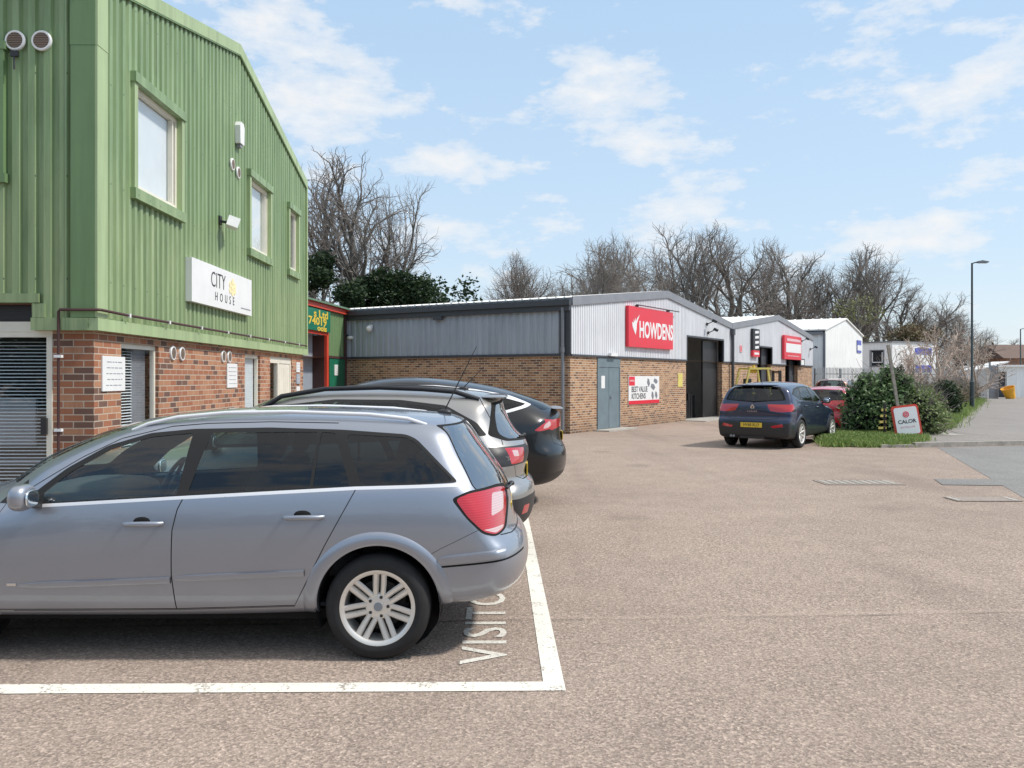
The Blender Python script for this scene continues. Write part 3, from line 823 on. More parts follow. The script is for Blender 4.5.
# double door
f = MB(); f.box(1.8, 1.86, -.03, .08, .03, 2.33); f.box(3.42, 3.48, -.03, .08, .03, 2.33); f.box(1.86, 3.42, -.03, .08, 2.03, 2.33); f.box(1.86, 2.63, -.015, .04, .05, 2.03); f.box(2.65, 3.42, -.015, .04, .05, 2.03); f.box(1.86, 3.42, .04, .06, .05, 2.03, 1)
dd = f.build('double_door', [M['doorgrey'], M['void']], H1)
f = MB(); f.tube([(2.73, -.05, 1.0), (2.73, -.05, 1.12)], .012, 8); f.tube([(2.73, -.05, 1.06), (2.85, -.05, 1.06)], .012, 8); f.build('handle', M['galv'], dd)
f = MB(); f.box(2.08, 2.34, -.018, -.0151, 1.35, 1.75); f.build('notice', M['white'], dd)
f = MB(); f.box(1.55, 3.7, -.55, .0, 0, .04); f.build('door_step', M['concrete'], H1)
f = MB(); f.box(9.3, 14.1, -.9, .3, 0, .03); f.build('loading_threshold', M['concrete'], H1)
# inside the open loading door
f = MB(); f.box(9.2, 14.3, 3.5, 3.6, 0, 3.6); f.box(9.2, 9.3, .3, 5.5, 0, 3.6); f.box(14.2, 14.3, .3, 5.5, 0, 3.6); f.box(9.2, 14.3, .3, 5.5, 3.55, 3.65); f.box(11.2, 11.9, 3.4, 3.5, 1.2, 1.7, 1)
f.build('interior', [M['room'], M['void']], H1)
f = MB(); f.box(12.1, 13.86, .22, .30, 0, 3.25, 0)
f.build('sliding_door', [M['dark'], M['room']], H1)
f.v  # keep
f = MB()
rr = random.Random(4)
for k in range(9):
    x = 9.8+k*.27; f.box(x, x+.2, .6, 1.4, 0, rr.uniform(.5, 1.1)); 
for k in range(4): f.beam((10.2+k*.25, .6, 0), (10.1+k*.3, 1.0, 2.0+rr.random()*.4), .05)
f.build('stored_goods', M['dark'], H1)
for a, b, h in ((4.05, 6.4, 3.18), (9.1, 11.7, 2.72)):
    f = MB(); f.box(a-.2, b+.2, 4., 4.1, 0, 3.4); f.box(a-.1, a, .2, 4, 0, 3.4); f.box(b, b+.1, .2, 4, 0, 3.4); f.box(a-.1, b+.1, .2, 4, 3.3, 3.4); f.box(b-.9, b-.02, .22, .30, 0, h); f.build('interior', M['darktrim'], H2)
bpy.context.view_layer.update()
# signs on the units
def howdens(o):
    f = MB(); f.box(-1.98, 1.98, -.12, 0, -.69, .69); f.build('sign_board', M['red'], o)
    text_obj('lettering', 'HOWDENS', .78, M['white'], o, TW(.42, -.122, -.10), .003, 'CENTER', .78, .022)
    f = MB(TW(-1.42, -.122, .02))
    P = [(0, -.30), (.07, -.1), (.10, .1), (.34, .42), (.12, .28), (.02, .16), (-.02, .30), (-.08, .14), (-.16, .24), (-.17, .10), (-.30, .14), (-.26, -.02), (-.10, -.2)]
    f.face([(a, b, .003) for a, b in P][::-1][::-1]); f.build('leaf_emblem', M['white'], o)
    f = MB(); f.box(-1.4, 2.5, -.17, -.13, .74, .77); f.box(-1.2, -1.17, -.13, 0, .70, .76); f.box(1.6, 1.63, -.13, 0, .70, .76); f.build('lamp_bar', M['dark'], o)
howdens(on(H1, 'wall_sign', 'large red HOWDENS sign with white letters and leaf', 'sign', (5.82, -.05, 3.43)))
s = on(H1, 'banner', 'white BEST VALUE KITCHENS banner with red strip on brick wall', 'banner', (5.49, -.012, 1.26))
f = MB(); f.box(-1.34, 1.34, -.012, 0, -.49, .49); f.build('sheet', M['white'], s)
f = MB(); f.box(-1.33, 1.33, -.016, -.0125, -.485, -.36); f.box(-1.31, -.83, -.016, -.0125, .16, .47); f.build('red_blocks', M['red'], s)
text_obj('lettering', 'BEST VALUE', .27, M['black_letters'], s, TW(-.42, -.014, .02), .001, 'CENTER', .95, .004)
text_obj('lettering', 'KITCHENS', .27, M['black_letters'], s, TW(-.50, -.014, -.22), .001, 'CENTER', .95, .004)
text_obj('lettering', 'HOWDENS', .09, M['white'], s, TW(-1.07, -.017, .32), .001, 'CENTER', .8)
f = MB()
for x, z, w, h in ((.35, .25, .13, .16), (.75, .1, .22, .12), (1.05, -.2, .12, .14), (.72, -.22, .11, .16), (1.0, .3, .2, .1)):
    f.prism([(x-w, z), (x-w*.6, z+h), (x+w*.4, z+h*.8), (x+w, z-h*.2), (x+w*.2, z-h)], -.0155, -.0125)
f.build('pictures', M['greytrim'], s)
s = on(H1, 'notice_board', 'yellow notice on buff brick beside the loading door', 'notice', (8.95, -.004, 1.6)); f = MB(); f.box(-.24, .24, -.012, 0, -.26, .26); f.build('board', M['yellowpale'], s)
def spot(o, col='white'):
    f = MB(); f.box(-.06, .06, -.05, 0, -.06, .06); f.tube([(0, -.03, 0), (0, -.3, .12)], .018, 6); f.build('bracket', M['dark'], o)
    f = MB(Matrix.Translation((0, -.34, .12)) @ Matrix.Rotation(math.radians(30), 4, 'X')); f.prism([(-.10, -.05), (.10, -.05), (.08, .05), (-.08, .05)], -.08, .08); f.build('lamp_head', M[col], o)
spot(on(H1, 'security_light', 'dark floodlight above the open loading door', 'light', (11.9, -.07, 3.55)), 'dark')
spot(on(H1, 'security_light', 'dark floodlight high on the gable above another light', 'light', (11.75, -.07, 3.9)), 'dark')
s = on(H1, 'emergency_light', 'small white light fitting above the grey double door', 'light', (2.75, -.07, 2.44)); f = MB(); f.box(-.25, .25, -.10, 0, -.05, .05); f.build('body', M['white'], s)
s = on(H1, 'security_camera', 'white dome camera on the blue grey flank cladding', 'camera', (-.06, 7.75, 3.38), mx=-PI/2)
f = MB(); f.box(-.07, .07, -.06, 0, .02, .14); f.ell((0, -.12, 0), (.11, .11, .11), 1, 14, 8); f.build('dome', M['white'], s, smooth=60)
# unit two
s = on(H2, 'wall_sign', 'square red sign with broad white band on second unit', 'sign', (9.9, -.10, 3.30))
f = MB(); f.box(-1.75, 1.75, -.12, 0, -.63, .63); f.build('sign_board', M['red'], s)
f = MB(); f.box(-1.45, 1.65, -.126, -.121, -.26, .22); f.build('white_band', M['white'], s)
f = MB(); f.box(-1.3, 1.5, -.13, -.1265, .34, .48); f.box(-1.2, 1.2, -.13, -.1265, -.46, -.42); f.build('small_print', M['lenspink'], s)
s = on(H2, 'vertical_sign', 'tall black projecting sign with white letters and red foot', 'sign', (3.3, -.07, 3.35))
f = MB(); f.box(-.5, .5, -.12, 0, -.36, .66, 0); f.box(-.5, .5, -.12, 0, -.66, -.362, 1); f.build('sign_board', [M['black_letters'], M['red']], s)
f = MB()
for k in range(4):
    z = .46-k*.24; f.prism([(-.22, z-.03), (.36, z+.01), (.36, z+.13), (-.22, z+.09)], -.126, -.121)
f.box(-.35, .38, -.126, -.121, -.56, -.46); f.build('white_marks', M['white'], s)
s = on(H2, 'notice_board', 'small red plate on grey cladding of second unit', 'notice', (1.30, -.055, 3.02)); f = MB(); f.box(-.16, .16, -.02, 0, -.16, .16); f.build('board', M['lenspink'], s); f = MB(); f.box(-.06, .06, -.024, -.021, -.10, .10); f.build('print', M['red'], s)
spot(on(H2, 'security_light', 'dark floodlight right of the square red sign', 'light', (12.2, -.08, 3.75)), 'dark')
spot(on(H2, 'security_light', 'dark floodlight at the far end of second unit', 'light', (14.2, -.08, 3.35)), 'dark')
s = on(H2, 'shop_sign', 'small white plate in black frame above second doorway', 'sign', (12.05, -.08, 2.55)); f = MB(); f.box(-.5, .5, -.1, 0, -.2, .2); f.box(-.3, .35, -.105, -.1, -.14, .14, 1); f.build('sign_board', [M['dark'], M['white']], s)

# ================================================================== WHITE WAREHOUSE
WW = empty('warehouse', hp(33.4), HR); tag(WW, 'plain white gabled warehouse with grey flank behind palisade fence', 'building')
gt = [(0, 4.66), (6, 5.65), (12, 4.72)]
mb = MB(); corrugated(mb, 0, 12, 0, gt, 0, .3, .008, [], 0); mb.build('front_wall', M['whitecl'], WW)
mb = MB(RZ(-90, (0, 16, 0))); corrugated(mb, 0, 15.9, 0, 4.4, 0, .6, .05); mb.build('flank_wall', M['whitecl'], WW)
mb = MB(); mb.box(-.08, .0, -.03, .12, 0, 4.5); mb.box(-.14, -.06, .1, 16, 4.38, 4.58); mb.tube([(-.15, 4, 0), (-.15, 4, 4.4)], .06, 8, 0); mb.build('gutter_trim', M['greytrim'], WW)
mb = MB(); mb.prism([(-.2, 4.64), (6, 5.67), (12.1, 4.72), (12.1, 4.80), (6, 5.75), (-.2, 4.72)], -.1, 16)
for k in range(26):
    y = .3+k*.6; mb.prism([(-.21, 4.725), (6, 5.755), (6, 5.79), (-.21, 4.76)], y, y+.07)
mb.build('roof', M['roofw'], WW)
mb = MB(); mb.box(.1, 12, 15.8, 15.9, 0, 4.6); mb.box(11.9, 12, .1, 15.8, 0, 4.6); mb.build('rear_wall', M['whitecl'], WW)
bpy.context.view_layer.update()
s = on(WW, 'wall_sign', 'small blue and white plate on the white warehouse gable', 'sign', (10.6, -.02, 3.95)); f = MB(); f.box(-.75, .75, -.03, 0, -.45, .45, 0); f.box(-.7, .7, -.035, -.0305, -.28, .1, 1); f.build('board', [M['blue'], M['white']], s)
# two storey site cabin
PC = empty('site_cabin', (32.4, 75, 0), math.radians(31.9)); tag(PC, 'flat roofed two storey white cabin with blue panels behind the fence', 'building')
mb = MB(); wall_holes(mb, 0, 6.3, 0, 4.72, 0, []); mb.M = RZ(-90, (0, 3.2, 0)); wall_holes(mb, 0, 3.2, 0, 4.72, 0, [(1.1, 2.35, 2.75, 4.05)], 0, .1); mb.M = Matrix.Identity(4); mb.box(6.2, 6.3, .01, 3.2, 0, 4.72); mb.box(.01, 6.3, 3.1, 3.2, 0, 4.72)
mb.build('wall', M['whitecl'], PC)
mb = MB(); mb.box(-.1, 6.4, -.1, 3.3, 4.72, 4.84); mb.build('roof', M['greytrim'], PC)
mb = MB(RZ(-90, (0, 3.2, 0))); mb.box(1.0, 2.45, -.03, .0, 2.62, 2.75); mb.box(1.0, 2.45, -.03, 0, 4.05, 4.12); mb.box(1.0, 1.1, -.03, 0, 2.75, 4.05); mb.box(2.35, 2.45, -.03, 0, 2.75, 4.05); mb.box(1.2, 2.25, .03, .08, 3.0, 3.08, 1); mb.box(1.2, 1.28, .03, .08, 3.0, 3.9, 1); mb.box(2.17, 2.25, .03, .08, 3.0, 3.9, 1); mb.box(1.1, 2.35, .09, .1, 2.75, 4.05, 2)
mb.build('window', [M['greytrim'], M['white'], M['void']], PC)
mb = MB(); mb.box(3.2, 5.6, -.04, 0, 3.75, 4.3); mb.box(3.3, 5.6, -.04, 0, 2.2, 2.8); mb.build('blue_panel', M['blue'], PC)

# ================================================================== FENCE
def palisade(name, label, A, B, h=2.3, z=0):
    A = Vector(A); B = Vector(B); ln = (B-A).length; a = math.atan2(B.y-A.y, B.x-A.x)
    F_ = empty(name, (A.x, A.y, z), a); tag(F_, label, 'fence')
    mb = MB(); x = .1; 
    while x < ln:
        mb.box(x, x+.068, -.01, .0, .05, h-.07); mb.face([(x, -.01, h-.07), (x+.068, -.01, h-.07), (x+.034, -.01, h)]); x += .155
    mb.build('pales', M['galv'], F_)
    mb = MB(); mb.box(0, ln, .002, .05, .35, .40); mb.box(0, ln, .002, .05, h-.45, h-.40); mb.build('rails', M['galv'], F_)
    x = 0
    while x < ln+.1:
        p = MB(); p.box(x-.05, x+.05, .052, .15, 0, h-.1); p.build('post', M['galv'], F_); x += 2.75
    return F_
palisade('palisade_fence', 'grey steel palisade fence in front of the white warehouse', (18.0, 52.0), (24.5, 57.3), 2.35)
palisade('palisade_fence', 'grey steel palisade fence in front of the cabin with blue panels', (24.6, 57.4), (36.3, 67.2), 2.35)

# gates and things at the far end of the pavement
GT = empty('metal_gate', (36.6, 67.5, 0), 0); tag(GT, 'grey sheet steel gate at the far end of the fence', 'gate')
mb = MB(); mb.box(.0, .1, -.05, .05, 0, 2.9); mb.box(.12, .62, -.02, .02, 0, 2.6, 1); mb.box(.62, .68, -.05, .05, 0, 2.75); mb.build('panel', [M['galv'], M['greylt']], GT)
SB = empty('outbuilding', (40.0, 72.0, 0), 0); tag(SB, 'low white flat roofed outbuilding beyond the gate', 'building')
mb = MB(); wall_holes(mb, -.6, 7.5, 0, 2.6, 0, [(-.2, .5, 0, 2.2)], 0, .3); mb.box(-.6, -.5, .01, 5, 0, 2.6); mb.box(7.4, 7.5, .01, 5, 0, 2.6); mb.build('wall', M['whitecl'], SB)
mb = MB(); mb.box(-.8, 7.7, -.3, 5.1, 2.6, 2.75); mb.prism([(-2.4, 2.2), (.6, 2.95), (.6, 3.05), (-2.4, 2.3)], -.2, 2.5); mb.build('roof', M['whitecl'], SB)
mb = MB(); mb.box(-.25, .55, .31, .33, 0, 2.2); mb.build('door', M['darktrim'], SB)
mb = MB(); mb.box(2.2, 2.7, -.03, 0, 1.1, 1.9); mb.build('window', M['darktrim'], SB)
HS = empty('house', (62, 108, 0), math.radians(5)); tag(HS, 'brown brick house with dark tiled roof in the distance', 'building')
mb = MB(); wall_holes(mb, -1.5, 9, 0, 4.2, 0, [(1.2, 2.6, 1.9, 3.2)], 0, .2); mb.box(-1.5, -1.4, .01, 6, 0, 4.2); mb.build('wall', M['brick'], HS)
mb = MB(); mb.prism([(-.4, 4.1), (3.2, 5.9), (6.8, 4.1)], -2, 9.5, 0, 'x'); mb.build('roof', M['tile'], HS)
mb = MB(); mb.box(1.2, 2.6, .15, .2, 1.9, 3.2); mb.build('window', M['white'], HS)
# orange tub
TB = empty('plastic_tub', (37.9, 66.8, .05), .4); tag(TB, 'orange yellow plastic tub tipped over at the end of the pavement', 'tub')
TB.rotation_euler = (0, math.radians(-22), .3); TB.scale = (.78, .78, .8)
mb = MB(); mb.lathe([(.0, .02), (.42, .02), (.50, .5), (.62, 1.05), (.66, 1.1), (.60, 1.1), (.46, .5), (.38, .08), (0, .08)], 24); mb.build('tub_body', M['orange'], TB, smooth=40, loc=(0, 0, .1))
# street lamps
def lamp(label, x, y, h, arm, az=0):
    P = empty('street_lamp', (x, y, .1 if x < 40 else 0), az); tag(P, label, 'street lamp', 'street lamps along the pavement')
    f = MB(); f.lathe([(.14, 0), (.14, .02), (.11, .03), (.105, 1.35), (.10, 1.40), (.062, 1.46), (.045, h-.12), (.045, h)], 14); f.build('pole', M['greypole'], P, smooth=50)
    f = MB(); f.tube([(0, 0, h-.05), (.12, 0, h+.02), (arm*.5, 0, h+.04)], .03, 8); f.build('arm', M['greypole'], P, smooth=50)
    f = MB(); f.prism([(arm*.35, h), (arm, h+.02), (arm, h+.07), (arm*.6, h+.13), (arm*.35, h+.09)], -.11, .11); f.build('lamp_head', M['greytrim'], P)
    f = MB(); f.box(arm*.45, arm*.92, -.08, .08, h-.015, h-.002); f.build('lens', M['lamp_glass'], P)
    if x < 40:
        f = MB(); f.lathe([(.108, 1.40), (.108, 1.43)], 14); f.build('band', M['galv'], P)
lamp('tall dark street lamp on the pavement beside the hedge', gp(972, 44), 44, gz(263, 44)-.1, .8)
lamp('distant street lamp beyond the orange tub', gp(1020.5, 76), 76, gz(329, 76), 1.3)
# leaning post and CALOR board
LP = MB(); a = Vector((gp(902, 23.6), 23.6, .2)); b = Vector((gp(888, 23.9), 23.9, gz(345, 23.9)))
LP.beam(a, b, .075, .06); o = LP.build('leaning_post', M['timber']); tag(o, 'grey weathered timber post leaning over the hedge', 'post')
CB = empty('pavement_sign', (gp(909.5, 23.0), 23.0, gz(436, 23)), math.radians(-6)); tag(CB, 'white CALOR board with red rounded frame leaning on the grass', 'sign')
CB.rotation_euler = (math.radians(-8), math.radians(-7), math.radians(-4)); CB.scale = (.93, .93, .95)
def rrect(w, h, r, n=5, z0=0):
    P = []
    for cx, cz, a0 in ((w/2-r, z0+r, -90), (w/2-r, z0+h-r, 0), (-w/2+r, z0+h-r, 90), (-w/2+r, z0+r, 180)):
        for k in range(n+1): t = math.radians(a0+90*k/n); P.append((cx+r*math.cos(t), cz+r*math.sin(t)))
    return P
f = MB(); f.prism(rrect(.74, .86, .09), -.0, .05); f.build('frame', M['redtrim'], CB)
f = MB(); f.prism(rrect(.63, .75, .06, 5, .05), -.012, -.002); f.build('panel', M['white'], CB)
text_obj('lettering', 'CALOR', .145, M['black_letters'], CB, TW(0, -.0135, .40), .001, 'CENTER', 1.05, .003)
text_obj('lettering', 'BOTTLE GAS', .07, M['lenspink'], CB, TW(0, -.0135, .25), .001)
f = MB(TW(0, -.0125, .60)); f.lathe([(.085, .0), (.085, .004), (.06, .004), (.06, 0)], 20, 0, 'z'); f.lathe([(.045, 0), (.045, .004), (.02, .004), (.02, 0)], 16, 0, 'z'); f.build('round_emblem', M['red'], CB, weld=False)
f = MB(); f.box(-.30, -.24, .05, .35, 0, .03); f.box(.24, .30, .05, .35, 0, .03); f.build('feet', M['dark'], CB)
# striped barrier ends beside it
BR = empty('barrier', (gp(889, 23.3), 23.5, 0), .2); tag(BR, 'yellow and black striped barrier boards behind the CALOR board', 'barrier')
f = MB()
for k in range(5): f.box(-.26+.03*k, .0, -.03, .0, .16+k*.16, .22+k*.16, k % 1)
for k in range(5): f.box(-.09, -.03, -.034, -.031, .16+k*.16, .22+k*.16, 1)
f.box(-.04, .02, .002, .05, 0, 1.0, 1); f.build('boards', [M['yellowpale'], M['dark']], BR)

# ================================================================== FORKLIFT
FK = empty('forklift', (10.5, 37.6, 0), math.radians(12)); tag(FK, 'yellow forklift truck parked in front of the units', 'forklift')
f = MB(); f.prism([(-1.0, .25), (.75, .25), (.75, .6), (.2, .7), (-.15, 1.05), (-.8, 1.1), (-1.05, .9)], -.5, .5); f.build('body', M['yellow'], FK)
f = MB(); f.prism([(-1.15, .3), (-.8, .3), (-.8, 1.0), (-1.1, .95)], -.48, .48); f.build('counterweight', M['dark'], FK)
f = MB()
for y in (-.46, .46):
    f.beam((-.85, y, 1.05), (-.62, y, 2.08), .07); f.beam((.45, y, .65), (.22, y, 2.08), .07); f.beam((-.62, y, 2.08), (.35, y, 2.08), .08)
for k in range(6): f.beam((-.6+k*.18, -.46, 2.09), (-.6+k*.18, .46, 2.09), .04)
f.build('overhead_guard', M['yellowpale'], FK)
f = MB()
for y in (-.3, .3): f.box(.82, .92, y-.05, y+.05, .1, 2.0)
for z in (.5, 1.2, 1.9): f.box(.84, .90, -.3, .3, z, z+.08)
f.build('mast', M['dark'], FK)
f = MB(); f.box(.95, 1.0, -.45, .45, .3, .75)
for y in (-.25, .25): f.box(1.0, 1.9, y-.05, y+.05, .1, .14); f.box(.96, 1.0, y-.05, y+.05, .1, .5)
f.build('forks', M['dark'], FK)
f = MB(); f.box(-.5, .0, -.25, .25, 1.05, 1.2); f.box(-.55, -.42, -.25, .25, 1.2, 1.65); f.build('seat', M['seat'], FK)
f = MB(); f.box(-.15, .2, .5, .58, 1.9, 2.15); f.tube([(-.4, -.4, 2.1), (-.4, -.4, 2.22)], .05, 10); f.build('beacon', M['yellow'], FK)
for x, y, r in ((.55, -.45, .3), (.55, .45, .3), (-.7, -.45, .25), (-.7, .45, .25)):
    f = MB(); f.lathe([(0, -.1), (r*.6, -.1), (r, -.08), (r, .08), (r*.6, .1), (0, .1)], 20, 0, 'y'); f.build('wheel', M['tyre'], FK, loc=(x, y, r), smooth=40)
# ================================================================== CARS
def catmull(P, per=12, closed=False):
    P = [np.array(p, float) for p in P]; n = len(P); out = []
    rng = range(n) if closed else range(n-1)
    for i in rng:
        if closed: p0, p1, p2, p3 = P[i-1], P[i], P[(i+1) % n], P[(i+2) % n]
        else: p0 = P[max(i-1, 0)]; p1 = P[i]; p2 = P[i+1]; p3 = P[min(i+2, n-1)]
        # centripetal
        d = [max(np.linalg.norm(b-a), 1e-4)**.5 for a, b in ((p0, p1), (p1, p2), (p2, p3))]
        if np.allclose(p0, p1): d[0] = d[1]
        if np.allclose(p2, p3): d[2] = d[1]
        t0, t1, t2, t3 = 0, d[0], d[0]+d[1], sum(d)
        q0 = p0 if not np.allclose(p0, p1) else p1-(p2-p1); q3 = p3 if not np.allclose(p2, p3) else p2+(p2-p1)
        for k in range(per):
            t = t1+(t2-t1)*k/per
            A1 = (t1-t)/(t1-t0)*q0+(t-t0)/(t1-t0)*p1; A2 = (t2-t)/(t2-t1)*p1+(t-t1)/(t2-t1)*p2; A3 = (t3-t)/(t3-t2)*p2+(t-t2)/(t3-t2)*q3
            B1 = (t2-t)/(t2-t0)*A1+(t-t0)/(t2-t0)*A2; B2 = (t3-t)/(t3-t1)*A2+(t-t1)/(t3-t1)*A3
            out.append((t2-t)/(t2-t1)*B1+(t-t1)/(t2-t1)*B2)
    if not closed: out.append(P[-1])
    return np.array(out)

def round_poly(P, r=.02, n=4):
    out = []
    m = len(P)
    for i in range(m):
        a, b, c = np.array(P[i-1], float), np.array(P[i], float), np.array(P[(i+1) % m], float)
        la, lc = np.linalg.norm(a-b), np.linalg.norm(c-b)
        q = min(r, la*.45, lc*.45)
        s = b+(a-b)/la*q; e = b+(c-b)/lc*q
        for k in range(n+1):
            t = k/n; out.append(tuple((1-t)**2*s+2*t*(1-t)*b+t*t*e))
    return out
def strip(P, w):
    P = [np.array(p, float) for p in P]; Lf = []; Rt = []
    for i, p in enumerate(P):
        d = P[min(i+1, len(P)-1)]-P[max(i-1, 0)]; d = d/np.linalg.norm(d); nrm = np.array([-d[1], d[0]])*w/2
        Lf.append(tuple(p+nrm)); Rt.append(tuple(p-nrm))
    return Lf+Rt[::-1]
def circle(cx, cz, r, n=40, a0=0, a1=360): return [(cx+r*math.cos(math.radians(a0+(a1-a0)*k/n)), cz+r*math.sin(math.radians(a0+(a1-a0)*k/n))) for k in range(n)]

class CarSurf:
    def __init__(s, sp):
        s.sp = sp; s.L = sp['L']
        S = catmull(sp['sil'], 8, True)
        s.h = .01; s.x0, s.z0 = -.6, -.5
        nx, nz = int((s.L+1.2)/s.h)+1, int(2.9/s.h)+1
        X, Z = np.meshgrid(s.x0+np.arange(nx)*s.h, s.z0+np.arange(nz)*s.h, indexing='ij')
        D = np.full(X.shape, 1e9); inside = np.zeros(X.shape, bool)
        for i in range(len(S)):
            a, b = S[i], S[(i+1) % len(S)]; e = b-a; l2 = e@e
            if l2 < 1e-12: continue
            px, pz = X-a[0], Z-a[1]; t = np.clip((px*e[0]+pz*e[1])/l2, 0, 1)
            D = np.minimum(D, (px-t*e[0])**2+(pz-t*e[1])**2)
            c = ((a[1] <= Z) & (b[1] > Z)) | ((b[1] <= Z) & (a[1] > Z))
            if abs(e[1]) > 1e-12:
                xi = a[0]+(Z-a[1])/e[1]*e[0]; inside ^= (c & (X < xi))
        D = np.sqrt(D); D[inside] *= -1
        sg = sp.get('blur', 1.6); k = np.arange(-5, 6); w = np.exp(-k**2/(2*sg*sg)); w /= w.sum()
        for ax in (0, 1):
            pad = [(0, 0), (0, 0)]; pad[ax] = (5, 5); P = np.pad(D, pad, mode='edge'); D = sum(w[i]*np.take(P, np.arange(i, i+D.shape[ax]), axis=ax) for i in range(11))
        s.D = D
        wz = catmull(sp['wz'], 8); s.wz = wz
        wx = catmull(sp['wx'], 8); s.wx = wx
    def sil(s, x, z):
        u = np.clip((x-s.x0)/s.h, 0, s.D.shape[0]-1.001); v = np.clip((z-s.z0)/s.h, 0, s.D.shape[1]-1.001)
        i = u.astype(int); j = v.astype(int); a = u-i; b = v-j; D = s.D
        return D[i, j]*(1-a)*(1-b)+D[i+1, j]*a*(1-b)+D[i, j+1]*(1-a)*b+D[i+1, j+1]*a*b
    def halfw(s, x, z):
        sp = s.sp
        zz = z-sp.get('rise', 0)*(x-s.L*.5)/s.L
        w = np.interp(zz, s.wz[:, 0], s.wz[:, 1])*np.interp(x, s.wx[:, 0], s.wx[:, 1])
        for cx, cz, r0, r1, h in sp.get('flare', []):
            r = np.hypot(x-cx, z-cz); w = w+h*np.clip((r1+.02-r)/.03, 0, 1)*(z < cz+r1+.1)
        for x0, zz0, x1, zz1, wd, h in sp.get('crease', []):
            t = np.clip((x-x0)/(x1-x0), 0, 1); c = zz0+(zz1-zz0)*t
            m = np.clip((x-x0)/.08, 0, 1)*np.clip((x1-x)/.08, 0, 1)
            w = w+h*m*np.clip((wd-np.abs(z-c))/(.35*wd), 0, 1)
        return w
    def f(s, P):
        x, y, z = P[..., 0], P[..., 1], P[..., 2]; sp = s.sp
        hw = s.halfw(x, z); q = np.abs(y)/.8
        t = np.clip((x-s.L*.35)/(s.L*.4), 0, 1); t = t*t*(3-2*t)
        br = np.interp(z, [.3, .7, .95, 1.5], sp.get('bowr', [.14, .10, .13, .16])); bf = sp.get('bowf', .28)
        xs = x+t*br*q**sp.get('bowp', 2.6)-(1-t)*bf*q**2.4
        zs = z+sp.get('crown', .05)*(np.abs(y)/.7)**2.2*np.clip((z-.7)/.2, 0, 1)
        a = s.sil(xs, zs); b = np.abs(y)-hw; k = sp.get('k', .09)
        return .5*(a+b+np.sqrt((a-b)**2+k*k))-k*.06
    def grad(s, P, e=.008):
        g = np.zeros_like(P)
        for i in range(3):
            d = np.zeros(3); d[i] = e; g[..., i] = (s.f(P+d)-s.f(P-d))/(2*e)
        return g
    def mesh(s, nst=90, nphi=84, ncap=56):
        zc = .62; xa, xb = .95, s.L-.85
        ph = np.linspace(0, PI, nphi+1)
        dirs = []; orig = []
        al = np.linspace(PI/2, 0, ncap+1)[:-1]
        for a in al: dirs.append(np.stack([-np.sin(a)*np.ones_like(ph), np.cos(a)*np.sin(ph), -np.cos(a)*np.cos(ph)], -1)); orig.append(xa)
        for x in np.linspace(xa, xb, nst+1): dirs.append(np.stack([0*ph, np.sin(ph), -np.cos(ph)], -1)); orig.append(x)
        for a in al[::-1]: dirs.append(np.stack([np.sin(a)*np.ones_like(ph), np.cos(a)*np.sin(ph), -np.cos(a)*np.cos(ph)], -1)); orig.append(xb)
        Dr = np.array(dirs); O = np.zeros_like(Dr); O[..., 0] = np.array(orig)[:, None]; O[..., 2] = zc
        # march outwards then bisect
        lo = np.zeros(Dr.shape[:2]); hi = np.full(Dr.shape[:2], 2.2); found = np.zeros(Dr.shape[:2], bool); prev = lo.copy()
        for t in np.arange(.05, 2.3, .05):
            v = s.f(O+Dr*t) > 0; new = v & ~found
            hi[new] = t; lo[new] = t-.05; found |= v
        for _ in range(16):
            mid = (lo+hi)/2; v = s.f(O+Dr*mid[..., None]) > 0
            hi = np.where(v, mid, hi); lo = np.where(v, lo, mid)
        P = O+Dr*((lo+hi)/2)[..., None]
        nr, nc = P.shape[:2]
        bm = bmesh.new()
        vs = [[bm.verts.new(P[i, j]) for j in range(nc)] for i in range(nr)]
        for i in range(nr-1):
            for j in range(nc-1):
                q = [vs[i][j], vs[i][j+1], vs[i+1][j+1], vs[i+1][j]]
                bm.faces.new(q)
        bmesh.ops.remove_doubles(bm, verts=bm.verts, dist=1e-4)
        for v in bm.verts:
            if abs(v.co.y) < 1e-4: v.co.y = 0
        bm.normal_update()
        return bm

